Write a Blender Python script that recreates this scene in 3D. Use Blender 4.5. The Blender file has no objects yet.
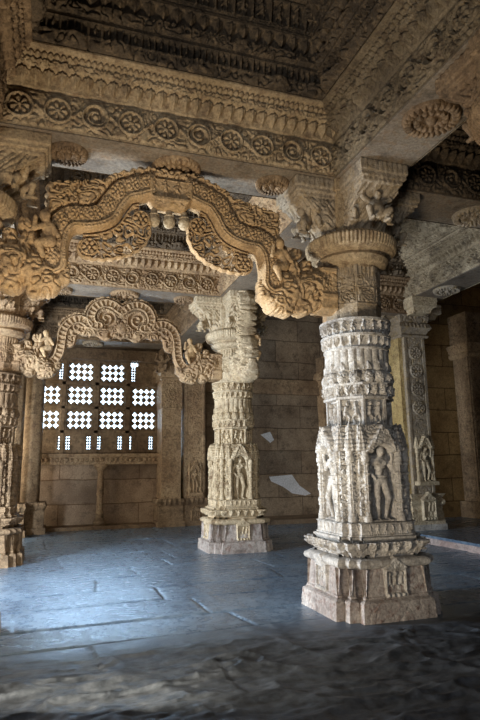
import bpy, math, random
import numpy as np
from mathutils import Matrix, Vector
random.seed(7); np.random.seed(7)
SC = bpy.context.scene
COL = SC.collection
PI = math.pi

# ------------------------------------------------------------------ layout (metres)
H = 4.02          # underside of the beams
LX = 3.62         # bay width
LY = 4.03         # bay depth
HW = 0.29         # half width of a beam
AC = -1.87        # centre of the arches

# ------------------------------------------------------------------ materials
def nodes_of(m):
    m.use_nodes = True
    nt = m.node_tree; nt.nodes.clear()
    return nt, nt.nodes.new, nt.links.new

def stone(name, c1, c2, c3=None, rough=0.85, bump=0.7, fine=60.0, patch=1.6, stain=None, spec=0.3, carve=0.0, lo=.38, hi=.62):
    m = bpy.data.materials.new(name)
    nt, N, K = nodes_of(m)
    out = N('ShaderNodeOutputMaterial'); b = N('ShaderNodeBsdfPrincipled')
    K(b.outputs[0], out.inputs[0])
    g = N('ShaderNodeNewGeometry')
    co = g.outputs['Position']
    n1 = N('ShaderNodeTexNoise'); n1.inputs['Scale'].default_value = patch; n1.inputs['Detail'].default_value = 6; n1.inputs['Roughness'].default_value = .62
    K(co, n1.inputs['Vector'])
    r1 = N('ShaderNodeValToRGB')
    r1.color_ramp.elements[0].position = lo; r1.color_ramp.elements[0].color = (*c1, 1)
    r1.color_ramp.elements[1].position = hi; r1.color_ramp.elements[1].color = (*c2, 1)
    K(n1.outputs['Fac'], r1.inputs['Fac'])
    cur = r1.outputs['Color']
    n2 = N('ShaderNodeTexNoise'); n2.inputs['Scale'].default_value = 14; n2.inputs['Detail'].default_value = 5; n2.inputs['Roughness'].default_value = .7
    K(co, n2.inputs['Vector'])
    if c3:
        mx = N('ShaderNodeMix'); mx.data_type = 'RGBA'
        r2 = N('ShaderNodeValToRGB'); r2.color_ramp.elements[0].position = .5; r2.color_ramp.elements[1].position = .66
        K(n2.outputs['Fac'], r2.inputs['Fac'])
        K(r2.outputs['Color'], mx.inputs['Factor']); K(cur, mx.inputs['A']); mx.inputs['B'].default_value = (*c3, 1)
        cur = mx.outputs['Result']
    if stain:
        mx = N('ShaderNodeMix'); mx.data_type = 'RGBA'
        n4 = N('ShaderNodeTexNoise'); n4.inputs['Scale'].default_value = 4.5; n4.inputs['Detail'].default_value = 7; n4.inputs['Roughness'].default_value = .75
        K(co, n4.inputs['Vector'])
        r2 = N('ShaderNodeValToRGB'); r2.color_ramp.elements[0].position = .52; r2.color_ramp.elements[1].position = .68
        r2.color_ramp.elements[1].color = (.85, .85, .85, 1)
        K(n4.outputs['Fac'], r2.inputs['Fac'])
        K(r2.outputs['Color'], mx.inputs['Factor']); K(cur, mx.inputs['A']); mx.inputs['B'].default_value = (*stain, 1)
        cur = mx.outputs['Result']
    n5 = N('ShaderNodeTexNoise'); n5.inputs['Scale'].default_value = 38; n5.inputs['Detail'].default_value = 6; n5.inputs['Roughness'].default_value = .8
    K(co, n5.inputs['Vector'])
    mr = N('ShaderNodeMapRange'); mr.inputs['From Min'].default_value = .36; mr.inputs['From Max'].default_value = .62; mr.inputs['To Min'].default_value = .60; mr.inputs['To Max'].default_value = 1.18
    K(n5.outputs['Fac'], mr.inputs['Value'])
    sc = N('ShaderNodeVectorMath'); sc.operation = 'SCALE'; K(cur, sc.inputs[0]); K(mr.outputs[0], sc.inputs['Scale']); cur = sc.outputs[0]
    K(cur, b.inputs['Base Color'])
    b.inputs['Roughness'].default_value = rough
    b.inputs['Specular IOR Level'].default_value = spec
    n3 = N('ShaderNodeTexNoise'); n3.inputs['Scale'].default_value = fine; n3.inputs['Detail'].default_value = 4
    K(co, n3.inputs['Vector'])
    h = N('ShaderNodeMath'); h.operation = 'ADD'
    K(n3.outputs['Fac'], h.inputs[0])
    s = N('ShaderNodeMath'); s.operation = 'MULTIPLY'; s.inputs[1].default_value = 2.0
    K(n2.outputs['Fac'], s.inputs[0]); K(s.outputs[0], h.inputs[1])
    cur = h.outputs[0]
    if carve:
        v = N('ShaderNodeTexVoronoi'); v.feature = 'DISTANCE_TO_EDGE'; v.inputs['Scale'].default_value = 24
        K(co, v.inputs['Vector'])
        q = N('ShaderNodeMath'); q.operation = 'MULTIPLY'; q.inputs[1].default_value = carve; K(v.outputs['Distance'], q.inputs[0])
        a = N('ShaderNodeMath'); a.operation = 'ADD'; K(cur, a.inputs[0]); K(q.outputs[0], a.inputs[1]); cur = a.outputs[0]
    bp = N('ShaderNodeBump'); bp.inputs['Strength'].default_value = bump; bp.inputs['Distance'].default_value = .012
    K(cur, bp.inputs['Height']); K(bp.outputs[0], b.inputs['Normal'])
    return m

M = {}
M['warm'] = stone('ochre_sandstone', (.44, .295, .155), (.63, .46, .275), (.50, .34, .17), stain=(.22, .15, .09))
M['pale'] = stone('cream_sandstone', (.49, .395, .26), (.65, .555, .40), (.40, .31, .20), stain=(.24, .17, .11))
M['grey'] = stone('grey_cream_sandstone', (.44, .42, .40), (.70, .68, .64), (.36, .33, .29), stain=(.19, .175, .165))
M['foot'] = stone('red_grey_sandstone', (.33, .29, .27), (.54, .50, .47), (.27, .19, .165), stain=(.14, .11, .10), rough=.7)
M['tan'] = stone('tan_sandstone', (.33, .215, .12), (.50, .36, .215), (.22, .14, .085), stain=(.13, .09, .055))
M['brown'] = stone('brown_sandstone', (.20, .13, .075), (.34, .24, .145), (.13, .085, .05), stain=(.08, .055, .035))
M['dark'] = stone('dark_sandstone', (.055, .042, .03), (.14, .105, .07), (.20, .145, .09), stain=(.03, .022, .017))  # darkest stone tone, used on the upper tiers and ceilings
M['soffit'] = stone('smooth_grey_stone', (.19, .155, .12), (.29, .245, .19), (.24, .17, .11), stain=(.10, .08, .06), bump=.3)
M['beamgrey'] = stone('weathered_grey_stone', (.30, .25, .19), (.47, .40, .31), (.36, .27, .14), stain=(.14, .115, .09))
M['plaster'] = stone('pale_plaster', (.52, .52, .52), (.66, .66, .68), bump=.1)

def masonry(name, c1, c2, mortar, bw=.85, rh=.42, axis='XZ'):
    m = stone(name, c1, c2, stain=tuple(x*.45 for x in c1), bump=.3)
    nt = m.node_tree; N = nt.nodes.new; K = nt.links.new
    b = [n for n in nt.nodes if n.type == 'BSDF_PRINCIPLED'][0]
    old = b.inputs['Base Color'].links[0].from_socket
    g = N('ShaderNodeNewGeometry'); sp = N('ShaderNodeSeparateXYZ'); K(g.outputs['Position'], sp.inputs[0])
    nz = N('ShaderNodeTexNoise'); nz.inputs['Scale'].default_value = 1.7; K(g.outputs['Position'], nz.inputs['Vector'])
    ad = N('ShaderNodeMath'); ad.operation = 'MULTIPLY_ADD'; ad.inputs[1].default_value = .05
    K(nz.outputs['Fac'], ad.inputs[0]); K(sp.outputs['Z'], ad.inputs[2])
    cb = N('ShaderNodeCombineXYZ'); K(sp.outputs['X' if axis == 'XZ' else 'Y'], cb.inputs[0]); K(ad.outputs[0], cb.inputs[1])
    br = N('ShaderNodeTexBrick'); br.inputs['Scale'].default_value = 1; br.inputs['Brick Width'].default_value = bw; br.inputs['Row Height'].default_value = rh
    br.inputs['Mortar Size'].default_value = .009; br.inputs['Mortar Smooth'].default_value = .4
    br.inputs['Color1'].default_value = (1.15, 1.1, 1.05, 1); br.inputs['Color2'].default_value = (.78, .78, .80, 1); br.inputs['Mortar'].default_value = (*mortar, 1)
    K(cb.outputs[0], br.inputs['Vector'])
    mx = N('ShaderNodeMix'); mx.data_type = 'RGBA'; mx.blend_type = 'MULTIPLY'; mx.inputs['Factor'].default_value = 1
    K(old, mx.inputs['A']); K(br.outputs['Color'], mx.inputs['B']); K(mx.outputs['Result'], b.inputs['Base Color'])
    bp = b.inputs['Normal'].links[0].from_node
    b2 = N('ShaderNodeBump'); b2.invert = True; b2.inputs['Strength'].default_value = 1; b2.inputs['Distance'].default_value = .02
    K(br.outputs['Fac'], b2.inputs['Height']); K(bp.outputs[0], b2.inputs['Normal']); K(b2.outputs[0], b.inputs['Normal'])
    return m
M['wall'] = masonry('masonry_blocks', (.16, .115, .075), (.27, .21, .145), (.5, .45, .42), bw=1.25, rh=.56)
M['wallgold'] = masonry('golden_masonry_blocks', (.23, .135, .05), (.33, .21, .085), (.3, .25, .2), bw=1.4, rh=.5)
M['wallside'] = masonry('masonry_blocks_side', (.20, .14, .09), (.33, .25, .17), (.22, .18, .15), axis='YZ')

def floor_mat():
    m = bpy.data.materials.new('worn_slate'); nt, N, K = nodes_of(m)
    out = N('ShaderNodeOutputMaterial'); b = N('ShaderNodeBsdfPrincipled'); K(b.outputs[0], out.inputs[0])
    g = N('ShaderNodeNewGeometry'); co = g.outputs['Position']
    def noise(s, d=6, r=.6):
        n = N('ShaderNodeTexNoise'); n.inputs['Scale'].default_value = s; n.inputs['Detail'].default_value = d; n.inputs['Roughness'].default_value = r
        K(co, n.inputs['Vector']); return n.outputs['Fac']
    a = noise(1.3); c = noise(9, 8, .7); e = noise(45, 5, .7)
    r1 = N('ShaderNodeValToRGB'); r1.color_ramp.elements[0].position = .36; r1.color_ramp.elements[0].color = (.075, .12, .185, 1)
    r1.color_ramp.elements[1].position = .66; r1.color_ramp.elements[1].color = (.17, .25, .35, 1); K(a, r1.inputs['Fac'])
    r2 = N('ShaderNodeValToRGB'); r2.color_ramp.elements[0].position = .50; r2.color_ramp.elements[1].position = .80; K(c, r2.inputs['Fac'])
    mx = N('ShaderNodeMix'); mx.data_type = 'RGBA'; K(r2.outputs['Color'], mx.inputs['Factor']); K(r1.outputs['Color'], mx.inputs['A']); mx.inputs['B'].default_value = (.30, .38, .46, 1)
    sp = N('ShaderNodeSeparateXYZ'); K(co, sp.inputs[0])
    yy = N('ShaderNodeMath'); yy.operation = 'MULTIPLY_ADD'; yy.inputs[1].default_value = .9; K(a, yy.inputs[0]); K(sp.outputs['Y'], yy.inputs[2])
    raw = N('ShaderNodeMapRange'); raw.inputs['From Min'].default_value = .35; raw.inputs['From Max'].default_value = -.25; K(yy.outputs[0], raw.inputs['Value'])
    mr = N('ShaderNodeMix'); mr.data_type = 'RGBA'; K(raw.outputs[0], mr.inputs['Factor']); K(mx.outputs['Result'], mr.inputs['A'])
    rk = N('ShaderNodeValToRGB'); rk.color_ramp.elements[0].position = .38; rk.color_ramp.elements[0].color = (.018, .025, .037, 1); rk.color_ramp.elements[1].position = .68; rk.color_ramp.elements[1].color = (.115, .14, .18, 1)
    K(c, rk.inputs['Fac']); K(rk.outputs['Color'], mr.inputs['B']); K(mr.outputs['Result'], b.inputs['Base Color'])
    r3 = N('ShaderNodeMapRange'); r3.inputs['To Min'].default_value = .18; r3.inputs['To Max'].default_value = .40
    r3.inputs['From Min'].default_value = .35; r3.inputs['From Max'].default_value = .65; K(c, r3.inputs['Value'])
    ra = N('ShaderNodeMath'); ra.operation = 'MULTIPLY_ADD'; ra.inputs[1].default_value = .30; K(raw.outputs[0], ra.inputs[0]); K(r3.outputs[0], ra.inputs[2]); K(ra.outputs[0], b.inputs['Roughness'])
    b.inputs['Specular IOR Level'].default_value = .6
    h = N('ShaderNodeMath'); h.operation = 'MULTIPLY_ADD'; h.inputs[1].default_value = .35; K(e, h.inputs[0]); K(c, h.inputs[2])
    bp = N('ShaderNodeBump'); bp.inputs['Strength'].default_value = .5; bp.inputs['Distance'].default_value = .011
    K(h.outputs[0], bp.inputs['Height']); K(bp.outputs[0], b.inputs['Normal'])
    return m
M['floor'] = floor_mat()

# ------------------------------------------------------------------ object helpers
def link(name, me, mat, parent=None, loc=(0, 0, 0), rz=0.0):
    o = bpy.data.objects.new(name, me); COL.objects.link(o)
    if mat is not None and me is not None and len(me.materials) == 0: me.materials.append(mat)
    if parent: o.parent = parent
    o.location = loc; o.rotation_euler = (0, 0, rz)
    return o
def empty(name, loc, label, cat, group=None, rz=0.0):
    o = bpy.data.objects.new(name, None); COL.objects.link(o); o.location = loc; o.rotation_euler = (0, 0, rz)
    o['label'] = label; o['category'] = cat
    if group: o['group'] = group
    return o
def structure(o): o['kind'] = 'structure'; return o
def meshq(name, V, F, smooth=True):
    """V (n,3) array, F (m,4) or (m,3) int array"""
    me = bpy.data.meshes.new(name)
    V = np.asarray(V, dtype=np.float32); F = np.asarray(F, dtype=np.int32)
    k = F.shape[1]
    me.vertices.add(len(V)); me.vertices.foreach_set('co', V.ravel())
    me.loops.add(F.size); me.loops.foreach_set('vertex_index', F.ravel())
    me.polygons.add(len(F)); me.polygons.foreach_set('loop_start', np.arange(len(F), dtype=np.int32)*k)
    me.polygons.foreach_set('loop_total', np.full(len(F), k, dtype=np.int32))
    me.polygons.foreach_set('use_smooth', np.full(len(F), smooth))
    me.update(calc_edges=True); me.validate()
    return me
def gridfaces(n, m, wrap=False, flip=False):
    """n columns (u), m rows (v); vertex index = i*m+j"""
    ii = np.arange(n if wrap else n-1); jj = np.arange(m-1)
    I, J = np.meshgrid(ii, jj, indexing='ij'); I2 = (I+1) % n
    F = np.stack([I*m+J, I2*m+J, I2*m+J+1, I*m+J+1], -1).reshape(-1, 4)
    return F[:, ::-1] if flip else F
def boxes_mesh(name, bxs, smooth=False):
    V = []; F = []
    for (x0, y0, z0, x1, y1, z1) in bxs:
        k = len(V)
        V += [(x0,y0,z0),(x1,y0,z0),(x1,y1,z0),(x0,y1,z0),(x0,y0,z1),(x1,y0,z1),(x1,y1,z1),(x0,y1,z1)]
        F += [(k,k+3,k+2,k+1),(k+4,k+5,k+6,k+7),(k,k+1,k+5,k+4),(k+1,k+2,k+6,k+5),(k+2,k+3,k+7,k+6),(k+3,k,k+4,k+7)]
    return meshq(name, np.array(V), np.array(F), smooth)
def join_arrays(parts):
    V = []; F = []; k = 0
    for v, f in parts:
        V.append(v); F.append(f+k); k += len(v)
    return np.concatenate(V), np.concatenate(F)

# ------------------------------------------------------------------ surface nets
def nets(f, x0, y0, z0, hx, hy, hz):
    """f: 3-D array of field values, negative inside. returns V, F"""
    s = f < 0
    nx, ny, nz = f.shape
    c = np.zeros((nx-1, ny-1, nz-1), np.int8)
    for a in (0, 1):
        for b in (0, 1):
            for d in (0, 1):
                c += s[a:nx-1+a, b:ny-1+b, d:nz-1+d]
    act = (c > 0) & (c < 8)
    idx = -np.ones(act.shape, np.int64)
    cells = np.argwhere(act); idx[act] = np.arange(len(cells))
    acc = np.zeros((len(cells), 3)); cnt = np.zeros(len(cells))
    cx, cy, cz = cells.T
    cor = [(a, b, d) for a in (0, 1) for b in (0, 1) for d in (0, 1)]
    for p in cor:
        for ax in range(3):
            if p[ax]: continue
            q = list(p); q[ax] = 1
            v0 = f[cx+p[0], cy+p[1], cz+p[2]]; v1 = f[cx+q[0], cy+q[1], cz+q[2]]
            m = (v0 < 0) != (v1 < 0)
            t = np.where(m, v0/np.where(m, v0-v1, 1), 0)
            pt = np.array(p, float)[None, :].repeat(len(cells), 0); pt[:, ax] += t
            acc += pt*m[:, None]; cnt += m
    V = (cells+acc/cnt[:, None])*np.array([hx, hy, hz])+np.array([x0, y0, z0])
    F = []
    for ax in range(3):
        sl0 = [slice(None)]*3; sl1 = [slice(None)]*3
        sl0[ax] = slice(0, -1); sl1[ax] = slice(1, None)
        ch = s[tuple(sl0)] != s[tuple(sl1)]
        u, v = (ax+1) % 3, (ax+2) % 3
        e = np.argwhere(ch)
        ok = (e[:, u] > 0) & (e[:, v] > 0) & (e[:, u] < f.shape[u]-1) & (e[:, v] < f.shape[v]-1)
        e = e[ok]
        if not len(e): continue
        def at(du, dv):
            k = e.copy(); k[:, u] += du; k[:, v] += dv
            return idx[k[:, 0], k[:, 1], k[:, 2]]
        q = np.stack([at(-1, -1), at(0, -1), at(0, 0), at(-1, 0)], -1)
        ins = s[e[:, 0], e[:, 1], e[:, 2]]
        q[~ins] = q[~ins][:, ::-1]
        F.append(q)
    F = np.concatenate(F); F = F[(F >= 0).all(1)]
    return V, F
def voxel(name, fn, lo, hi, h):
    lo = np.array(lo, float); hi = np.array(hi, float)
    hh = np.array(h if np.ndim(h) else (h, h, h), float)
    n = np.ceil((hi-lo)/hh).astype(int)+1
    ax = [lo[i]+hh[i]*np.arange(n[i]) for i in range(3)]
    X, Y, Z = np.meshgrid(*ax, indexing='ij')
    f = fn(X, Y, Z)
    f[0] = np.maximum(f[0], .01); f[-1] = np.maximum(f[-1], .01)
    f[:, 0] = np.maximum(f[:, 0], .01); f[:, -1] = np.maximum(f[:, -1], .01)
    f[:, :, 0] = np.maximum(f[:, :, 0], .01); f[:, :, -1] = np.maximum(f[:, :, -1], .01)
    V, F = nets(f, lo[0], lo[1], lo[2], *hh)
    return V, F
def smin(a, b, k):
    h = np.clip(.5+.5*(b-a)/k, 0, 1)
    return b*(1-h)+a*h-k*h*(1-h)
def capf(X, Y, Z, a, b, ra, rb):
    a = np.array(a, float); b = np.array(b, float); d = b-a
    t = np.clip(((X-a[0])*d[0]+(Y-a[1])*d[1]+(Z-a[2])*d[2])/max(d@d, 1e-9), 0, 1)
    return np.sqrt((X-a[0]-t*d[0])**2+(Y-a[1]-t*d[1])**2+(Z-a[2]-t*d[2])**2)-(ra+(rb-ra)*t)
def ellf(X, Y, Z, c, r):
    q = np.sqrt(((X-c[0])/r[0])**2+((Y-c[1])/r[1])**2+((Z-c[2])/r[2])**2)
    return (q-1)*min(r)
def boxf(X, Y, Z, lo, hi, r=0.0):
    c = [(lo[i]+hi[i])/2 for i in range(3)]; e = [(hi[i]-lo[i])/2-r for i in range(3)]
    dx, dy, dz = abs(X-c[0])-e[0], abs(Y-c[1])-e[1], abs(Z-c[2])-e[2]
    return np.sqrt(np.maximum(dx, 0)**2+np.maximum(dy, 0)**2+np.maximum(dz, 0)**2)+np.minimum(np.maximum(dx, np.maximum(dy, dz)), 0)-r

# ------------------------------------------------------------------ relief patterns (heights 0..1)
def hsh(n): return (np.sin(n*127.1+11.7)*43758.5453) % 1.0
_tab = np.random.rand(64, 64).astype(np.float32)
def vnoise(a, b):
    ia = np.floor(a).astype(np.int64); ib = np.floor(b).astype(np.int64); fa = a-ia; fb = b-ib
    fa = fa*fa*(3-2*fa); fb = fb*fb*(3-2*fb)
    A = _tab[ia & 63, ib & 63]; B = _tab[(ia+1) & 63, ib & 63]; C_ = _tab[ia & 63, (ib+1) & 63]; D_ = _tab[(ia+1) & 63, (ib+1) & 63]
    return (A*(1-fa)+B*fa)*(1-fb)+(C_*(1-fa)+D_*fa)*fb
def foliage(u, v, k):
    """curling leaf-like lumps with narrow grooves, about 1.6/k metres across"""
    a = (u+0*v)*k*.32; b = (v+0*u)*k*.32
    n = vnoise(a+3.1, b+7.7)+.35*vnoise(a*1.9+11, b*1.9+5)
    return np.sqrt(np.clip(np.abs(np.sin(n*9.5))*1.25-.12, 0, 1))
def petals(a, rr, n, r0, r1):
    w = np.abs(np.cos(a*n/2))
    e = np.clip(1-np.abs((rr-(r0+r1)/2)/((r1-r0)/2)), 0, 1)
    return np.sqrt(np.clip(w*1.3-.25, 0, 1)*np.clip(e*2, 0, 1))
def rosette(du, dv, r, n=8):
    rr = np.hypot(du, dv)/r; a = np.arctan2(dv, du)
    h = np.exp(-((rr-.93)/.09)**2)*.9
    h = np.maximum(h, petals(a, rr, n, .28, .84)*.95)
    h = np.maximum(h, np.sqrt(np.clip(1-(rr/.24)**2, 0, 1)))
    return np.where(rr < 1.12, h, 0)
def scrolls(u, v, h):
    """vine frieze, v centred"""
    P = h*1.12; i = np.floor(u/P); du = (u/P-i-.5)*P; sg = np.where(i % 2 < 1, 1.0, -1.0)
    r = .40*h; rr = np.hypot(du, v)/r; a = np.arctan2(v*sg, du)
    ring = np.exp(-((rr-.97)/.10)**2)
    sp = np.exp(-((((rr*1.9-a/(2*PI)) % 1)-.5)/.2)**2)*(rr < .92)*(rr > .3)
    boss = np.where(i % 3 < 1.5, petals(a, rr, 7, .1, .8), sp)
    boss = np.maximum(boss, np.sqrt(np.clip(1-(rr/.28)**2, 0, 1)))
    inside = np.maximum(ring, boss*.9)
    wave = np.exp(-((v-np.sin(u*PI/P+PI*.0)*.33*h)/(.05*h))**2)
    out = np.maximum(foliage(u, v, 10/h)*.6, wave*.9)
    res = np.where(rr < 1.1, inside, out)
    return res
def beads(u, v, p, r):
    du = (u/p-np.floor(u/p)-.5)*p
    return np.sqrt(np.clip(1-(du*du+v*v)/(r*r), 0, 1))
def leafrow(u, v, h, p, up=False):
    """v from 0 (top) to h downward"""
    if up: v = h-v
    du = np.abs((u/p-np.floor(u/p)-.5)*2)
    w = np.clip(1-(v/h)**1.5, 0, 1)
    m = np.clip((w-du)*3.5, 0, 1)
    rib = .35*np.exp(-(du/.16)**2)
    cut = .25*np.exp(-((w-du-.22)/.08)**2)
    return np.clip(m*(.75+rib)-cut*m, 0, 1.1)
def cseg(px, py, ax, ay, bx, by, r):
    dx, dy = bx-ax, by-ay
    t = np.clip(((px-ax)*dx+(py-ay)*dy)/(dx*dx+dy*dy+1e-9), 0, 1)
    d2 = (px-ax-t*dx)**2+(py-ay-t*dy)**2
    return np.sqrt(np.clip(1-d2/(r*r), 0, 1))*r
def dancer(px, py, H_, sd):
    """little human figure relief centred at px=0, py 0..H_; sd seeds the pose; returns metres of height"""
    x = px/H_; y = py/H_
    a = hsh(sd)-.5; b = hsh(sd+3.1)-.5; c = hsh(sd+7.7); d = hsh(sd+5.3)
    hx = a*.12
    h = cseg(x, y, hx, .86, hx, .90, .085)*1.2
    h = np.maximum(h, cseg(x, y, 0*x, .70, -hx, .50, .10))
    h = np.maximum(h, cseg(x, y, -hx, .47, -hx*.7, .44, .105))
    kx = .13+.08*c
    h = np.maximum(h, cseg(x, y, -hx-.04, .44, -kx, .26, .06))
    h = np.maximum(h, cseg(x, y, -kx, .26, -.07+.05*b, .03, .045))
    h = np.maximum(h, cseg(x, y, -hx+.05, .44, kx*.8, .27, .06))
    h = np.maximum(h, cseg(x, y, kx*.8, .27, .10+.1*b, .03, .045))
    h = np.maximum(h, cseg(x, y, .09, .72, .23, .60+.05*a, .042))
    h = np.maximum(h, cseg(x, y, .23, .60+.05*a, .20-.1*d, .48+.45*d, .036))
    h = np.maximum(h, cseg(x, y, -.09, .72, -.24, .62, .042))
    h = np.maximum(h, cseg(x, y, -.24, .62, -.22+.12*c, .9-.42*c, .036))
    return h*H_
def figrow(u, v, h, p, amp, frame=True):
    """row of framed figures, v from 0 (bottom) to h"""
    i = np.floor(u/p); du = (u/p-i-.5)*p
    f = dancer(du, v-.06*h, h*.88, i*1.37+.5)/(.1*h)
    g = np.clip(f, 0, 1)
    if frame:
        e = np.abs(du)/(p*.5)
        g = np.maximum(g, np.clip((e-.84)*14, 0, 1)*.9)
        g = np.maximum(g, np.clip((np.maximum(v/h-.94, .05-v/h))*30, 0, 1)*.9)
    return g*amp
def flutes(u, p):
    return np.sqrt(np.clip(np.abs(np.sin(u*PI/p)), 0, 1))

# ------------------------------------------------------------------ column sections
def plan_poly(pts, step):
    """closed polygon CCW -> samples: base xy, mitre normal xy, arclength s, face id, t (centred), fw"""
    pts = [np.array(p, float) for p in pts]; n = len(pts)
    nr = []
    for i in range(n):
        d = pts[(i+1) % n]-pts[i]; d /= np.linalg.norm(d); nr.append(np.array([d[1], -d[0]]))
    B = []; Nn = []; S = []; ID = []; T = []; W = []; s0 = 0
    for i in range(n):
        a = pts[i]; b = pts[(i+1) % n]; L = np.linalg.norm(b-a); k = max(2, int(round(L/step)))
        for j in range(k):
            t = j/k
            if j == 0:
                n1 = nr[i-1]; n2 = nr[i]; m = (n1+n2); m = m/max(1+n1@n2, .35)
            else: m = nr[i]
            B.append(a+(b-a)*t); Nn.append(m); S.append(s0+L*t); ID.append(i); T.append(L*(t-.5)); W.append(L)
        s0 += L
    return dict(B=np.array(B), N=np.array(Nn), s=np.array(S), id=np.array(ID), t=np.array(T), w=np.array(W), L=s0)
def plan_circle(r, step):
    n = int(2*PI*r/step); a = np.arange(n)*2*PI/n
    B = np.stack([np.cos(a), np.sin(a)], -1)
    return dict(B=B*r, N=B, s=a*r, id=np.zeros(n), t=a*r, w=np.full(n, 2*PI*r), L=2*PI*r)
def ratha(s, c, m1, m2=None):
    """stepped square: central offsets at s (half width c), first step m1; corners at (m1)"""
    q = []
    for k in range(4):
        R = [(1, 0, 0, 1), (0, -1, 1, 0), (-1, 0, 0, -1), (0, 1, -1, 0)][k]
        pts = [(s, -c), (s, c), (m1, c), (m1, m1), (c, m1)]
        for (x, y) in pts: q.append((R[0]*x+R[1]*y, R[2]*x+R[3]*y))
    return q
def octagon(ap):
    R = ap/math.cos(PI/8)
    return [(R*math.cos(PI/8+k*PI/4), R*math.sin(PI/8+k*PI/4)) for k in range(8)]
def tower(plan, z0, z1, hz, off):
    """off(p, Z)-> offset outward; p dict of (n,1) arrays, Z (1,m)"""
    m = max(2, int(round((z1-z0)/hz)))+1
    Z = np.linspace(z0, z1, m)[None, :]
    P = {k: (plan[k][:, None] if np.ndim(plan[k]) == 1 else plan[k]) for k in plan}
    o = off(P, Z)*np.ones((len(plan['s']), m))
    X = plan['B'][:, 0][:, None]+plan['N'][:, 0][:, None]*o
    Y = plan['B'][:, 1][:, None]+plan['N'][:, 1][:, None]*o
    V = np.stack([X, Y, Z+0*X], -1).reshape(-1, 3)
    n = len(plan['s'])
    F = gridfaces(n, m, wrap=True)
    c0 = len(V); V = np.concatenate([V, [[0, 0, z0], [0, 0, z1]]])
    i = np.arange(n); j = (i+1) % n
    B = np.stack([j*m, i*m, np.full(n, c0), np.full(n, c0)], -1)
    Tp = np.stack([i*m+m-1, j*m+m-1, np.full(n, c0+1), np.full(n, c0+1)], -1)
    return V, F, B[:, :3], Tp[:, :3]
def tower_mesh(name, plan, z0, z1, hz, off, smooth=False):
    V, F, B, T = tower(plan, z0, z1, hz, off)
    F3 = np.concatenate([F[:, [0, 1, 2]], F[:, [0, 2, 3]], B, T])
    return meshq(name, V, F3, smooth)
def interp(Z, zz, vv): return np.interp(Z, zz, vv)
def bump1(Z, a, b): # half-round between a and b
    t = (Z-(a+b)/2)/((b-a)/2)
    return np.sqrt(np.clip(1-t*t, 0, 1))
def inr(Z, a, b): return ((Z >= a) & (Z < b)).astype(float)

# ------------------------------------------------------------------ sculpted figures
def deity(X, Y, Z, h, flip=1):
    X = X*flip/h; Y = Y/h; Z = Z/h
    c = lambda a, b, ra, rb: capf(X, Y, Z, a, b, ra, rb)
    f = ellf(X, Y, Z, (.02, -.01, .855), (.05, .058, .062))
    f = smin(f, c((.02, .0, .90), (.02, .0, 1.0), .05, .018), .02)
    f = np.minimum(f, c((.02, -.065, .855), (.02, -.072, .838), .009, .013))
    f = smin(f, c((.01, .0, .80), (.0, .0, .76), .03, .04), .02)
    f = smin(f, ellf(X, Y, Z, (0, .0, .72), (.105, .06, .07)), .03)
    f = smin(f, ellf(X, Y, Z, (.045, -.045, .715), (.038, .035, .036)), .01)
    f = smin(f, ellf(X, Y, Z, (-.045, -.045, .715), (.038, .035, .036)), .01)
    f = smin(f, c((0, 0, .70), (-.02, 0, .58), .06, .05), .03)
    f = smin(f, ellf(X, Y, Z, (-.005, 0, .50), (.098, .062, .065)), .03)
    f = smin(f, c((-.055, 0, .48), (-.06, -.02, .27), .056, .040), .02)
    f = smin(f, c((-.06, -.02, .27), (-.045, .0, .04), .038, .024), .015)
    f = smin(f, c((.045, 0, .48), (.085, -.045, .28), .056, .040), .02)
    f = smin(f, c((.085, -.045, .28), (.055, .0, .04), .038, .024), .015)
    f = smin(f, c((-.045, .01, .02), (-.055, -.06, .012), .024, .016), .01)
    f = smin(f, c((.055, .01, .02), (.08, -.05, .012), .024, .016), .01)
    f = smin(f, c((-.10, 0, .75), (-.165, -.01, .60), .034, .027), .02)
    f = smin(f, c((-.165, -.01, .60), (-.10, -.06, .52), .026, .02), .012)
    f = smin(f, c((.10, 0, .75), (.17, -.02, .64), .034, .027), .02)
    f = smin(f, c((.17, -.02, .64), (.15, -.06, .79), .026, .02), .012)
    f = smin(f, ellf(X, Y, Z, (.15, -.06, .82), (.03, .025, .03)), .01)
    for zz, rr in ((.545, .10), (.66, .085)):
        f = np.minimum(f, np.maximum(np.abs(Z-zz)-.010, np.hypot(X/(rr), Y/(rr*.68))*.1-.1))
    # attendants
    for sx in (-1, 1):
        f = np.minimum(f, c((sx*.19, 0, .06), (sx*.18, 0, .20), .045, .035))
        f = np.minimum(f, ellf(X, Y, Z, (sx*.18, 0, .26), (.03, .03, .035)))
    return f*h
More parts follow.
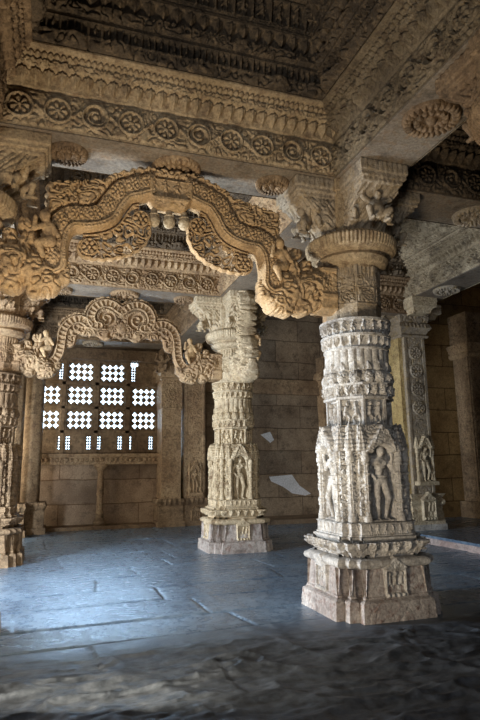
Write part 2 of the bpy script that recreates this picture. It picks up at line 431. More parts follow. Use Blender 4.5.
def atlante(X, Y, Z, h):
    """crouching bearer, feet at z=0, facing -y, hands up to z=h"""
    X = X/h; Y = Y/h; Z = Z/h
    c = lambda a, b, ra, rb: capf(X, Y, Z, a, b, ra, rb)
    f = ellf(X, Y, Z, (0, -.10, .74), (.13, .13, .14))
    f = np.minimum(f, ellf(X, Y, Z, (0, -.22, .72), (.03, .04, .04)))
    f = np.minimum(f, ellf(X, Y, Z, (-.06, -.2, .78), (.035, .03, .025)))
    f = np.minimum(f, ellf(X, Y, Z, (.06, -.2, .78), (.035, .03, .025)))
    f = smin(f, ellf(X, Y, Z, (0, .02, .50), (.23, .16, .16)), .05)
    f = smin(f, ellf(X, Y, Z, (0, -.06, .32), (.20, .19, .17)), .05)
    for s in (-1, 1):
        f = smin(f, c((s*.12, 0, .22), (s*.32, -.20, .30), .11, .085), .03)
        f = smin(f, c((s*.32, -.20, .30), (s*.22, -.14, .05), .08, .06), .02)
        f = smin(f, c((s*.22, -.1, .03), (s*.24, -.28, .02), .06, .045), .02)
        f = smin(f, c((s*.22, 0, .58), (s*.42, -.06, .66), .08, .065), .03)
        f = smin(f, c((s*.42, -.06, .66), (s*.30, -.08, .93), .06, .05), .02)
        f = smin(f, ellf(X, Y, Z, (s*.29, -.1, .96), (.08, .08, .05)), .02)
    return f*h

def mesh_of(name, VF): return meshq(name, VF[0], VF[1])
FIG = {}
def build_figs():
    for nm, fl in (('deity_a', 1), ('deity_b', -1)):
        FIG[nm] = mesh_of(nm, voxel(nm, lambda X, Y, Z: deity(X, Y, Z, .70, fl), (-.18, -.09, -.01), (.18, .09, .74), .0065))
    FIG['atlante'] = mesh_of('bearer', voxel('b', lambda X, Y, Z: atlante(X, Y, Z, .42), (-.23, -.16, -.01), (.23, .10, .44), .0085))
    # colonnette of the niches, 0.62 m
    def col(X, Y, Z):
        r = np.hypot(X, Y)
        R = .026+0*Z
        for (a, b, q) in ((0, .05, .040), (.05, .075, .033), (.16, .185, .036), (.27, .29, .034), (.30, .32, .036), (.40, .42, .035), (.49, .51, .036), (.515, .56, .042), (.56, .62, .036)):
            R = np.where((Z >= a) & (Z < b), q, R)
        R = R+.003*np.cos(np.arctan2(Y, X)*8)*(Z > .08)*(Z < .5)
        return np.maximum(r-R, np.maximum(-Z, Z-.615))
    FIG['colonnette'] = mesh_of('colonnette', voxel('c', col, (-.05, -.05, -.01), (.05, .05, .63), .0055))
    # niche canopy : tall stepped pediment with scalloped outline, 0.34 wide 0.26 high, in xz plane, depth .09
    def can(X, Y, Z):
        w = .185*(1-np.clip(Z/.27, 0, 1)**1.4)+.012*np.abs(np.sin(Z*70))
        T = .055+.016*foliage(X*1.0, Z, 75)+.012*np.exp(-((np.abs(X)-w*.62)/.010)**2)
        d = np.minimum(w-np.abs(X), np.minimum(Z, .29-Z))
        arch = np.hypot(X, Z+.02)-.085
        d = np.minimum(d, arch)
        T = np.minimum(T, d*3)
        return np.abs(Y)-T
    FIG['canopy'] = mesh_of('canopy', voxel('k', can, (-.23, -.09, -.01), (.23, .09, .31), (.006, .012, .006)))
    # corner turret
    def tur(X, Y, Z):
        r = np.hypot(X, Y); a = np.arctan2(Y, X)
        R = .05*(1-np.clip(Z/.24, 0, 1)**1.3)+.011*np.abs(np.sin(Z*85))+.004*np.cos(a*8)
        return np.maximum(r-R, np.maximum(-Z, Z-.25))
    FIG['turret'] = mesh_of('turret', voxel('t', tur, (-.08, -.08, -.01), (.08, .08, .27), .006))
    # small shrine plaque on the foot block
    def pla(X, Y, Z):
        T = np.where((np.abs(X) < .085) & (Z > .05) & (Z < .22), .018, .046)
        i = np.floor((X+.085)/.0567); du = (X+.085)-(i+.5)*.0567
        fg = dancer(du, Z-.05, .165, i*2.3+1)
        T = np.where((np.abs(X) < .085) & (Z > .05) & (Z < .22), .016+fg*1.2, T)
        T = np.where(Z < .04, .05+.012*np.sin(X*130), T)
        w = np.where(Z < .24, .115, .135*(1-np.clip((Z-.24)/.10, 0, 1)))
        T = np.where(Z > .24, .045+.01*foliage(X, Z, 90), T)
        d = np.minimum(w-np.abs(X), np.minimum(Z, .34-Z))
        return np.abs(Y)-np.minimum(T, d*3)
    FIG['plaque'] = mesh_of('plaque', voxel('p', pla, (-.15, -.07, -.01), (.15, .07, .36), (.0055, .01, .0055)))
build_figs()

# ------------------------------------------------------------------ pillar parts (origin at the foot of the pillar)
S0, C0, MM = .475, .31, .40
def mk_foot(st):
    pl = plan_poly(ratha(S0, C0, MM), st)
    def off(p, Z):
        o = interp(Z, [0, .155, .165, .40, .405], [.035, .022, -.018, -.04, -.04])
        ax = np.abs(p['B'][:, 0])[:, None]; ay = np.abs(p['B'][:, 1])[:, None]
        dn = np.minimum(np.hypot(ax-MM, ay-C0), np.hypot(ax-C0, ay-MM))
        w = .004*foliage(p['s'], Z, 22)-.030*np.clip(1-dn/.030, 0, 1)
        return o+w+np.where((Z > .17) & (Z < .19), .012, 0)
    return tower_mesh('foot_block', pl, 0, .41, st*1.4, off)
def mk_foot_mould(st):
    pl = plan_poly(ratha(S0-.06, C0-.03, MM-.05), st)
    def off(p, Z):
        z = Z
        o = 0*z
        o = o+.050*bump1(z, .405, .485)+.012
        o = o-.055*inr(z, .485, .515)
        dro = leafrow(p['s'], .62-z, .10, .115)
        o = o+np.where((z > .51) & (z < .625), interp(z, [.51, .60, .625], [-.03, .012, .0])+.034*dro*(.6+.8*foliage(p['s'], z, 50)), 0)
        o = o+np.where(z >= .625, -.035+.01*inr(z, .63, .65), 0)
        return o
    return tower_mesh('foot_moulding', pl, .40, .655, st, off)
S1, C1, M1 = .335, .215, .285
def mk_drum(st):
    pl = plan_poly(ratha(S1, C1, M1), st)
    def off(p, Z):
        z = Z; w = p['w']; t = p['t']
        o = interp(z, [.65, .655, .765, .775, 1.50, 1.62], [.025, .04, .04, .0, -.005, -.03])
        fr = np.where((z > .67) & (z < .755), .014*np.clip(dancer(((p['s']/.075) % 1-.5)*.075, z-.67, .085, np.floor(p['s']/.075))/.009, 0, 1)-.01, 0)
        o = o+fr
        big = (w > .4)
        nic = big & (np.abs(t) < .125) & (z > .79) & (z < 1.44-.9*np.abs(t)**1.5)
        o = np.where(nic, o-.085, o)
        o = o+np.where(~nic & (z > .78), .026*foliage(p['s'], z, 52)-.008, 0)
        return o
    return tower_mesh('niche_drum', pl, .65, 1.62, st, off)
def mk_panels(st):
    pl = plan_poly(octagon(.288), st)
    def off(p, Z):
        z = Z; t = p['t']; w = p['w']
        o = 0*z+0*t
        # lower framed panels
        e = np.abs(t)/(w*.5)
        inp = (e < .8) & (z > 1.62) & (z < 1.86)
        fg = dancer(np.where(t > 0, t-w*.19, t+w*.19)*1.0, z-1.635, .21, p['id']*2+(t > 0))
        o = np.where(inp, -.04+np.clip(fg*2.2, 0, .052), o)
        o = np.where((z > 1.86) & (z < 1.885), .022, o)
        o = np.where((z >= 1.885) & (z < 1.985), .03*leafrow(p['s'], 1.985-z, .10, .085)+.022*foliage(p['s'], z, 70)-.01, o)
        o = np.where(z >= 1.985, .026, o)
        o = np.where((z > 1.585) & (z < 1.61), .03, o)
        return o
    return tower_mesh('figure_panels', pl, 1.50, 2.01, st, off)
def mk_shaft(st):
    pl = plan_circle(.285, st)
    def off(p, Z):
        z = Z; s = p['s']
        o = 0*z+0*s
        per = 2*PI*.285/16
        lob = beads(s, (z-2.06)*.8, per, per*.52)
        o = np.where((z > 1.99) & (z < 2.13), -.012+.06*lob+.016*foliage(s, z, 80), o)
        o = np.where((z >= 2.13) & (z < 2.33), .0+.022*flutes(s, per/1.5)+.018*leafrow(s, z-2.13, .09, per), o)
        o = np.where((z >= 2.33) & (z < 2.35), .03, o)
        o = np.where((z >= 2.35) & (z < 2.45), .006+.04*leafrow(s, 2.45-z, .09, per/1.5), o)
        o = np.where((z >= 2.45) & (z < 2.48), .055, o)
        p2 = 2*PI*.285/22
        f = np.clip(dancer(((s/p2) % 1-.5)*p2, z-2.49, .12, np.floor(s/p2))/.012, 0, 1)
        o = np.where((z >= 2.48) & (z < 2.60), .012+.046*f, o)
        o = np.where(z >= 2.60, .062, o)
        return o
    return tower_mesh('shaft', pl, 1.98, 2.625, st, off)
def mk_neck(st):
    pl = plan_poly(octagon(.243), st)
    def off(p, Z):
        z = Z; e = np.abs(p['t'])/(p['w']*.5); s = p['s']
        o = .006*foliage(s, z, 20)
        f = foliage(p['t'], z, 55)
        o = np.where((z > 2.80) & (z < 3.08) & (e < .85), .028*f-.012, o)
        o = np.where((z > 2.77) & (z < 2.79), .015, o)
        o = np.where(z > 3.09, .004+.018*leafrow(s, 3.16-z, .07, .045), o)
        return o
    return tower_mesh('neck', pl, 2.60, 3.175, st, off)
def mk_capital(st):
    pl = plan_circle(.26, st*.75)
    def off(p, Z):
        z = Z; per = 2*PI*.26/72; s = p['s']
        R = interp(z, [3.15, 3.17, 3.18, 3.20, 3.25, 3.275, 3.29, 3.30, 3.315, 3.34, 3.40, 3.43, 3.45, 3.475, 3.49, 3.50],
                      [.27, .27, .30, .335, .365, .345, .335, .36, .40, .435, .452, .455, .44, .40, .36, .30])
        o = R-.26
        o = o+np.where((z > 3.335) & (z < 3.452), .022*flutes(s, per)-.016, 0)
        o = o+np.where((z > 3.305) & (z < 3.33), .008*beads(s, z-3.317, per, .012), 0)
        return o
    return tower_mesh('capital', pl, 3.15, 3.50, .0065, off)
def mk_block(st):
    pl = plan_poly([(.27, -.27), (.27, .27), (-.27, .27), (-.27, -.27)], st)
    def off(p, Z):
        z = Z; e = np.abs(p['t'])/(p['w']*.5)
        o = np.where((e < .7) & (z > 3.56) & (z < 3.86), .03*foliage(p['t'], z, 46)-.024, 0)
        return o+np.where(z > 3.9, .02, 0)
    return tower_mesh('bracket_block', pl, 3.49, H-.001, st, off)
def mk_arm():
    # arm reaching along -y from the block: slab on top, curved console beneath
    def fn(X, Y, Z):
        y = -Y
        slab = boxf(X, Y, Z, (-.255, -.70, 3.915), (.255, -.20, 4.018), .004)
        slab = np.minimum(slab, boxf(X, Y, Z, (-.24, -.68, 3.87), (.24, -.20, 3.925), .004))
        slab = np.minimum(slab, boxf(X, Y, Z, (-.215, -.655, 3.83), (.215, -.20, 3.88), .004))
        fr = .006*np.sin(X*120)*np.sin(Y*120+.5)
        # console : thickness profile shrinking downward
        lim = .30+.33*np.clip((Z-3.5)/.36, 0, 1)**1.3
        con = np.maximum(np.abs(X)-.17-.012*foliage(Y, Z, 45), np.maximum(y-lim, np.maximum(3.5-Z, Z-3.86)))
        con = np.maximum(con, .2-y)
        scal = .045*foliage(X+Y*.6, Z+Y, 34)
        return np.minimum(slab+fr*.5, con-scal*.7)
    return mesh_of('bracket_arm', voxel('a', fn, (-.29, -.75, 3.48), (.29, -.18, 4.03), .0105))
def pillar_meshes(st):
    return dict(foot_block=(mk_foot(st*1.2), 'foot'), foot_moulding=(mk_foot_mould(st), 'foot2'), niche_drum=(mk_drum(st), 'low'),
                figure_panels=(mk_panels(st), 'low'), shaft=(mk_shaft(st), 'low'), neck=(mk_neck(st), 'neck'), capital=(mk_capital(st), 'top'),
                bracket_block=(mk_block(st*1.5), 'top'))
PM_near = pillar_meshes(.0055)
PM_far = pillar_meshes(.009)
ARM = mk_arm()
def with_mat(me, mat):
    """share the mesh per material"""
    key = me.name+'|'+mat.name
    if key not in MC:
        c = me.copy(); c.materials.clear(); c.materials.append(mat); MC[key] = c
    return MC[key]
MC = {}
def pillar(name, loc, label, group, pal, near=False, arms='NSEW', faces='SWE', figs=True, lift=0.0):
    root = empty(name, loc, label, 'pillar', group)
    pm = PM_near if near else PM_far
    for k, (me, slot) in pm.items():
        o = link(k, with_mat(me, pal[slot]), None, root)
    ang = {'S': 0, 'E': PI/2, 'N': PI, 'W': -PI/2}
    if figs:
        for i, f in enumerate(faces):
            a = ang[f]; R = Matrix.Rotation(a, 3, 'Z')
            def put(nm, mesh, p, extra=0.0):
                v = R @ Vector(p); return link(nm, with_mat(mesh, pal['low']), None, root, v, a+extra)
            put('niche_figure', FIG['deity_a' if i % 2 == 0 else 'deity_b'], (0, -(S1-.035), .78))
            put('niche_canopy', FIG['canopy'], (0, -(S1+.0), 1.36))
            for sx in (-1, 1):
                put('colonnette', FIG['colonnette'], (sx*.165, -(S1+.012), .775))
                put('turret', FIG['turret'], (sx*.185, -(S1-.01), 1.385))
            pq = put('shrine_plaque', FIG['plaque'], (0.0, -(S0-.045), .165))
        for sx, sy in ((-1, -1), (1, -1), (-1, 1)):
            link('colonnette', with_mat(FIG['colonnette'], pal['low']), None, root, (sx*(M1-.005), sy*(M1-.005), .775))
            link('turret', with_mat(FIG['turret'], pal['low']), None, root, (sx*(M1-.02), sy*(M1-.02), 1.385))
    for f in arms:
        a = ang[f]; R = Matrix.Rotation(a, 3, 'Z')
        arm = link('bracket_arm', with_mat(ARM, pal['arm']), None, root, (0, 0, 0), a)
        link('bracket_figure', with_mat(FIG['atlante'], pal['arm']), None, arm, (0, -.50, 3.50), 0).scale = (.84, .84, .84)
        for sx in (-1, 1):
            link('bracket_figure', with_mat(FIG['atlante'], pal['arm']), None, arm, (sx*.15, -.36, 3.53), sx*PI/2).scale = (.72, .6, .74)
    return root
M['armstone'] = stone('brown_grey_sandstone', (.30, .24, .17), (.46, .38, .28), (.36, .27, .16), stain=(.14, .11, .08))
M['frieze'] = stone('pale_ochre_sandstone', (.36, .265, .155), (.54, .42, .27), (.27, .185, .11), stain=(.17, .12, .08))
PAL_main = dict(foot=M['foot'], foot2=M['grey'], low=M['grey'], neck=M['armstone'], top=M['frieze'], arm=M['armstone'])
PAL_mid = dict(foot=M['foot'], foot2=M['pale'], low=M['pale'], neck=M['pale'], top=M['pale'], arm=M['pale'])
PAL_left = dict(foot=M['brown'], foot2=M['brown'], low=M['brown'], neck=M['tan'], top=M['tan'], arm=M['tan'])
PAL_far = dict(foot=M['brown'], foot2=M['brown'], low=M['brown'], neck=M['brown'], top=M['brown'], arm=M['brown'])
G = None
pillar('carved_pillar', (0, 0, 0), 'large grey and ochre carved stone pillar in the right foreground with standing figures in niches', G, PAL_main, near=True)
pillar('carved_pillar', (0, LY, 0), 'cream carved stone pillar in the middle distance with a broken arch stub on it', G, PAL_mid)
pillar('carved_pillar', (-LX, LY, 0), 'tan carved stone pillar cut off by the left edge, standing on the blue floor', G, PAL_left)
pillar('carved_pillar', (-LX, 0, 0), 'ochre pillar bracket with a crouching bearer at the upper left edge under the long beam', G, dict(PAL_main, arm=M['frieze']), figs=False)
pillar('carved_pillar', (0, -2.45, 0), 'dark bracketed pillar head at the upper right edge below the nearest beam', G, PAL_far, figs=False, arms='NE')
pillar('carved_pillar', (LX, 0, 0), 'grey bracketed pillar head at the right edge beside the dark lotus soffit', G, PAL_far, figs=False)
# ------------------------------------------------------------------ beams
PZ = [H, 4.36, 4.37, 4.50, 4.51, 4.62, 4.625, 4.655, 4.66, 4.68, 4.86, 4.865, 4.89, 4.90, 5.09, 5.10, 5.14, 5.15, 5.37, 5.38, 5.43, 5.44, 5.64]
PO = [0, 0, .035, .065, .10, .165, .235, .235, .21, .225, .265, .32, .32, .31, .345, .42, .42, .40, .45, .58, .58, .54, .60]
def fascia(L, z0, z1, res, amp=1.25, sd=0.0):
    n = int(L/res)+1; m = int((z1-z0)/(res*.85))+1
    u = np.linspace(0, L, n)[:, None]; z = np.linspace(z0, z1, m)[None, :]
    o = np.interp(z, PZ, PO)+0*u
    U = u+sd
    r = 0*o
    def put(a, b, h):
        nonlocal r
        r = np.where((z >= a) & (z < b), h, r)
    put(4.02, 4.045, .012)
    put(4.045, 4.335, .048*scrolls(U, z-4.19, .27))
    put(4.335, 4.36, .016)
    put(4.385, 4.495, .05*leafrow(U, 4.495-z, .11, .105))
    put(4.515, 4.56, .028*foliage(U, z, 75))
    put(4.565, 4.615, .03*beads(U*1.0+z*0, (z-4.59), .05, .023))
    k = np.floor(U/.36)
    put(4.66, 4.74, .04*foliage(U, z, 34)+.05*(hsh(k) > .4)*np.clip(1-np.abs((U/.36-k-.5)*3.2), 0, 1)**.5)
    put(4.74, 4.86, figrow(U, z-4.74, .12, .11, .055))
    put(4.90, 4.985, .045*foliage(U, z, 40))
    put(4.995, 5.09, .06*leafrow(U, 5.09-z, .10, .12))
    put(5.15, 5.36, figrow(U, z-5.15, .21, .17, .06))
    put(5.45, 5.62, .06*foliage(U, z, 24))
    o = o+r*amp
    V = np.stack([u+0*o, -o, z+0*o], -1).reshape(-1, 3)
    F = gridfaces(n, m)
    return meshq('carved_face', V, F)
def medallion_mesh(R):
    def fn(X, Y, Z):
        rr = np.hypot(X, Y)/R; a = np.arctan2(Y, X)
        d = .03+.03*petals(a, rr, 26, .66, 1.0)-.02*((rr > .6) & (rr < .66))+.03*petals(a, rr, 14, .36, .62)
        d = np.where(rr < .30, .02, d); d = np.where(rr < .2, .055*np.sqrt(np.clip(1-(rr/.2)**2, 0, 1))+.02, d)
        d = np.minimum(d, (1.02-rr)*R*4)
        return np.maximum(-d-Z, Z-.002)
    return mesh_of('lotus_medallion', voxel('m', fn, (-R-.02, -R-.02, -.09), (R+.02, R+.02, .02), (.007, .007, .006)))
MED = {r: medallion_mesh(r) for r in (.23, .17)}
def beam(a, b, label, faces, mats, meds=(), res=.011, zt=5.64, z0=H, group=None, sd=0.0, amp=1.25):
    """a,b ends of the centre line; faces: list of 'L'/'R' seen from a to b"""
    ax, ay = a; bx, by = b; L = math.hypot(bx-ax, by-ay); ang = math.atan2(by-ay, bx-ax)
    root = empty('carved_beam', (ax, ay, z0), label, 'beam', group, ang)
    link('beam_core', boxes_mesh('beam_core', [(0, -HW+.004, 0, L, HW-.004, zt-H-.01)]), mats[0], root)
    for f in faces:
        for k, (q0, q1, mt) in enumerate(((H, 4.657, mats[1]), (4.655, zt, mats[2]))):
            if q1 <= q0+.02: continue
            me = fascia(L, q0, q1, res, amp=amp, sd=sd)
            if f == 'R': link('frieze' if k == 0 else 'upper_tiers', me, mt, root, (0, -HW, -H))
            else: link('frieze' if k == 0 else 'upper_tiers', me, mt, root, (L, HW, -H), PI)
    for (t, r, mt) in meds:
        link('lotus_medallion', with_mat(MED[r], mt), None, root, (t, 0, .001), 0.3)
    return root
M['umber'] = stone('umber_sandstone', (.14, .105, .065), (.25, .195, .125), (.10, .07, .045), stain=(.055, .042, .03))
M['cfr'] = stone('banded_tan_sandstone', (.30, .235, .15), (.50, .41, .28), (.16, .115, .07), stain=(.08, .06, .045))
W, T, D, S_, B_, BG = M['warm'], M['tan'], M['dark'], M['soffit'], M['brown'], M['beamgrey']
e = HW
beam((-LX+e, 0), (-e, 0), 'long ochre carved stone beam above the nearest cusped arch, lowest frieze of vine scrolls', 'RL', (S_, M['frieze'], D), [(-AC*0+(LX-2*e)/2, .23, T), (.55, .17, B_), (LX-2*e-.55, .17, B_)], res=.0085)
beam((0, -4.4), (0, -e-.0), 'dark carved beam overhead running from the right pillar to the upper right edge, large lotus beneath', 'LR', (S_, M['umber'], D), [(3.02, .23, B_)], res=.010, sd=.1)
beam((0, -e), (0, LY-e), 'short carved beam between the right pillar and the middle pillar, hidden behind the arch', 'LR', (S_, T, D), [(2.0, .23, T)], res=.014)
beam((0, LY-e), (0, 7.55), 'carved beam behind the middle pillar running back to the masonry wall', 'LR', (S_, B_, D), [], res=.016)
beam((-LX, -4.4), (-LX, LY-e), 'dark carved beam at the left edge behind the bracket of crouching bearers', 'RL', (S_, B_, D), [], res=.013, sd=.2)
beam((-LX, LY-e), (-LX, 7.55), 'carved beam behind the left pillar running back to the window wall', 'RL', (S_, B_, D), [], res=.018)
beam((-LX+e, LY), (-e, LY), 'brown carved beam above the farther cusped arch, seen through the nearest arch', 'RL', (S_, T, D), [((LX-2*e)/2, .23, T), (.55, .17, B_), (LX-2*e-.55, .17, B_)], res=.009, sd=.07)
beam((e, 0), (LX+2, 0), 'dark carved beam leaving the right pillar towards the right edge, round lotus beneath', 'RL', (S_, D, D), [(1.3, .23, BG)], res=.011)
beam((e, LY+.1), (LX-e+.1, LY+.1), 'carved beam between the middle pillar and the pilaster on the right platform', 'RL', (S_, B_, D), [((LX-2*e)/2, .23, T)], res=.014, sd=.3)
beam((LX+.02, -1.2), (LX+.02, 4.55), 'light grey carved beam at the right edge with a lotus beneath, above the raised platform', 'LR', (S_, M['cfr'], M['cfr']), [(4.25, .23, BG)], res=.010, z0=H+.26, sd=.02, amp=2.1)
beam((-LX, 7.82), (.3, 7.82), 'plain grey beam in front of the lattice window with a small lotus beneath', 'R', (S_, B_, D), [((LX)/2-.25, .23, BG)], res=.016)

# ------------------------------------------------------------------ ceilings
def ceil_mesh(x0, y0, x1, y1, z, res=.02, deep=.10):
    n = int((x1-x0)/res)+1; m = int((y1-y0)/res)+1
    X = np.linspace(x0, x1, n)[:, None]; Y = np.linspace(y0, y1, m)[None, :]
    cx, cy = (x0+x1)/2, (y0+y1)/2
    q = np.maximum(np.abs(X-cx)/(x1-x0)*2, np.abs(Y-cy)/(y1-y0)*2)
    k = np.clip((1-q)*8, 0, 7)
    step = np.floor(k)*deep
    fo = .035*foliage(X, Y, 26)
    edge = np.where((k % 1) < .16, -.03, 0)
    Z = z+step-fo*((k % 1) > .2)+edge
    V = np.stack([X+0*Z, Y+0*Z, Z], -1).reshape(-1, 3)
    return meshq('ceiling', V, gridfaces(n, m, flip=True))
for (x0, y0, x1, y1) in ((-LX, -4.4, 0, 0), (-LX, 0, 0, LY), (0, 0, LX, LY), (0, -4.4, LX, 0), (-LX, LY, 0, 7.8), (0, LY, LX, 8.2)):
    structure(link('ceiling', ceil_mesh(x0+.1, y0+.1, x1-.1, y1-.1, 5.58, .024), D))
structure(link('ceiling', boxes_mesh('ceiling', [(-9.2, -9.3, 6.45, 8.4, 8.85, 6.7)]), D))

# ------------------------------------------------------------------ arches
def spline(P, k=10):
    P = np.array(P, float); Q = []
    E = np.vstack([2*P[0]-P[1], P, 2*P[-1]-P[-2]])
    for i in range(1, len(E)-2):
        for j in range(k):
            t = j/k; a, b, c, d = E[i-1], E[i], E[i+1], E[i+2]
            Q.append(.5*((2*b)+(-a+c)*t+(2*a-5*b+4*c-d)*t*t+(-a+3*b-3*c+d)*t**3))
    Q.append(P[-1]); return np.array(Q)
def pathd(X, Z, P):
    """signed distance (positive on the left of travel) and arclength"""
    best = np.full(X.shape, 1e9); s = np.zeros(X.shape); sg = np.ones(X.shape); acc = 0
    for a, b in zip(P[:-1], P[1:]):
        d = b-a; L = np.hypot(*d)
        if L < 1e-6: continue
        t = np.clip(((X-a[0])*d[0]+(Z-a[1])*d[1])/(L*L), 0, 1)
        q = np.hypot(X-a[0]-t*d[0], Z-a[1]-t*d[1])
        cr = d[0]*(Z-a[1])-d[1]*(X-a[0])
        m = q < best-1e-9
        best = np.where(m, q, best); s = np.where(m, acc+t*L, s); sg = np.where(m, np.sign(cr), sg)
        acc += L
    return best*sg, s, best, acc
def slab(name, Tf, x0, x1, z0, z1, h=.0075, ym=.2, hy=.022):
    x = np.arange(x0, x1, h); z = np.arange(z0, z1, h); y = np.arange(-ym, ym+hy, hy)
    X, Z = np.meshgrid(x, z, indexing='ij')
    Tm = Tf(X, Z); Tm[0] = Tm[-1] = -.02; Tm[:, 0] = Tm[:, -1] = -.02
    f = np.abs(y)[None, :, None]-Tm[:, None, :]
    V, F = nets(f, x[0], y[0], z[0], h, hy, h)
    return meshq(name, V, F)
def edge(T, d, k=4): return np.clip(d*k, -.05, T)

A1C = spline([(-.03, 3.80), (.14, 3.81), (.30, 3.755), (.43, 3.70), (.52, 3.58), (.59, 3.46), (.72, 3.405), (.87, 3.385), (.97, 3.28), (1.005, 3.12), (1.0, 2.96)])
def a1_band(X, Z):
    x = np.abs(X); d, s, ad, L = pathd(x, Z, A1C)
    # travel is to the right/down, left of travel = outside (positive)
    rel = .075+0*x
    p = .155; i = np.floor(s/p); ds = (s/p-i-.5)*p
    rel = np.where(np.abs(d-.01) < .078, .060+.06*np.maximum(rosette(ds, d-.01, .066, 7), .55*foliage(x, Z, 62)), rel)
    rel = np.where((d > .086) & (d < .104), .112, rel)
    rel = np.where((d < -.07) & (d > -.088), .115, rel)
    rel = np.where((d <= -.088) & (d > -.118), .10+.022*beads(s, d+.103, .024, .012), rel)
    rel = np.where((d <= -.118), .125, rel)
    out = np.minimum(.104-d, d+.140)
    out = np.minimum(out, (L-.005)-s+0*s) if False else out
    out = np.where((s >= L-1e-6) & (ad > .16), -ad, out)
    pan = (x < .235)
    out = np.where(x < .17, np.minimum(out, x-.12), out)
    return edge(rel, out)
def a1_crest(X, Z):
    x = np.abs(X); d, s, ad, L = pathd(x, Z, A1C)
    lob = .022*np.abs(np.sin(s*PI/.075))
    w = .165+lob
    fill = np.minimum(np.minimum(3.80-.22*(x-.5)-Z+.02*np.abs(np.sin(x*40)), 1.08+.01*np.sin(Z*90)-x), x-.45)
    fill = np.minimum(fill, Z-3.36)
    reg = np.maximum(w-np.abs(d), np.where(d > 0, fill, -1))
    reg = np.minimum(reg, d-.095)
    reg = np.where((x < .2), np.minimum(3.955+lob*.6-Z, Z-3.86), reg)
    rel = .035+.065*foliage(x, Z, 55)
    return edge(rel, reg)
def a1_lace(X, Z):
    x = np.abs(X)
    P = spline([(.26, 3.45), (.27, 3.32), (.35, 3.22), (.47, 3.16), (.60, 3.13), (.71, 3.13)], 6)
    d, s, ad, L = pathd(x, Z, P)
    dl, sl, al, Ll = pathd(x, Z, A1C)
    rad = .092+.012*np.abs(np.sin(s*45))
    reg = rad-ad
    web = np.minimum(dl+.33, -.14-dl)       # web up to the lip of the band
    reg = np.maximum(reg, np.where((x > .28) & (x < .76), np.minimum(web, .0+Z-3.05), -1))
    reg = np.minimum(reg, np.minimum(-.145-dl, x-.16))
    c1 = rosette(x-.265, Z-3.455, .075, 6); c2 = rosette(x-.70, Z-3.14, .075, 6)
    fo = foliage(x, Z, 34)
    pat = np.where(np.hypot(x-.265, Z-3.455) < .08, c1-.25, np.where(np.hypot(x-.70, Z-3.14) < .08, c2-.25, fo-.84))
    rim = .014-np.abs(reg-.012)
    pat = np.maximum(pat*.05, rim)
    T = .035+.03*np.clip(pat*25, 0, 1)
    return edge(T, np.minimum(reg, pat), 5)
def a1_panel(X, Z):
    x = np.abs(X)
    d = np.minimum(.225-x, np.minimum(3.865-Z, Z-3.63))
    pw = .11; i = np.floor((X+.22)/pw); du = (X+.22)-(i+.5)*pw
    fg = np.where((Z > 3.68) & (Z < 3.84), np.clip(dancer(du, Z-3.68, .15, i*1.9+.3), 0, .02)*1.8, 0)
    rel = .085+fg
    rel = np.where((Z > 3.84) | (Z < 3.665), .125, rel)
    rel = np.where((np.abs(np.abs(X)-.19) < .02), .12, rel)
    sh = .225-.9*np.clip(3.68-Z, 0, 1)
    dd = np.minimum(np.minimum(np.maximum(sh, .1)-x, 3.865-Z), Z-3.575)
    rel = np.where(Z < 3.63, .09+.02*foliage(X, Z, 50), rel)
    return edge(rel, dd)
def dome(X, Z, a, b, ra, rb):
    dx, dz = b[0]-a[0], b[1]-a[1]; t = np.clip(((X-a[0])*dx+(Z-a[1])*dz)/(dx*dx+dz*dz+1e-9), 0, 1)
    r = ra+(rb-ra)*t; q = np.hypot(X-a[0]-t*dx, Z-a[1]-t*dz)
    return np.where(q < r, np.sqrt(np.clip(r*r-q*q, 0, None)), r-q)
def beast(X, Z, c=(0, 0), k=1.0):
    """makara relief; local frame: pillar to +x, snout to -x"""
    x = (X-c[0])/k; z = (Z-c[1])/k
    D = lambda a, b, ra, rb: dome(x, z, a, b, ra, rb)
    f = D((.55, .24), (.32, .16), .14, .15)
    f = np.maximum(f, D((.32, .15), (.16, .05), .14, .12))
    f = np.maximum(f, D((.14, .06), (.03, .10), .09, .055)*1.1)
    f = np.maximum(f, D((.03, .10), (.01, .22), .05, .035)*1.1)
    f = np.maximum(f, D((.12, -.01), (.26, -.03), .05, .06))
    f = np.maximum(f, D((.26, .25), (.16, .40), .07, .05)*1.1)
    f = np.maximum(f, D((.16, .40), (.22, .50), .05, .03))
    f = np.maximum(f, D((.36, .28), (.30, .48), .075, .06)*1.15)
    f = np.maximum(f, D((.34, .52), (.35, .53), .065, .065)*1.3)
    f = np.maximum(f, D((.46, .36), (.47, .44), .07, .06)*1.1)
    f = np.maximum(f, D((.20, .17), (.21, .17), .045, .045)*2.2)
    f = np.maximum(f, D((.42, .02), (.56, .10), .09, .10))
    lines = .010*np.sin(np.hypot(x-.45, z-.1)*95)*np.clip((x-.25)*6, 0, 1)
    g = np.where(f > 0, .03+f*.9+lines+.045*foliage(x, z, 38)-.015, f*3)
    return g*k
def a1_foot(X, Z):
    x = np.abs(X)
    return np.maximum(beast(x, Z, (.87, 2.74), 1.0), -.05)
def a1_block(X, Z):
    x = np.abs(X)
    d = np.minimum(np.minimum(x-1.42, 1.66-x), np.minimum(3.18-Z, Z-2.70))
    d = np.minimum(d, (Z-2.62)-.5*np.abs(x-1.6)+.02)
    rel = np.where((Z > 2.90) & (Z < 3.10), .125+.02*foliage(x, Z, 60), .14)
    rel = np.where((Z > 3.1) & (Z < 3.14), .165, rel); rel = np.where((Z < 2.88) & (Z > 2.83), .165, rel)
    rel = np.where(Z > 3.14, .12, rel)
    return edge(rel, d)
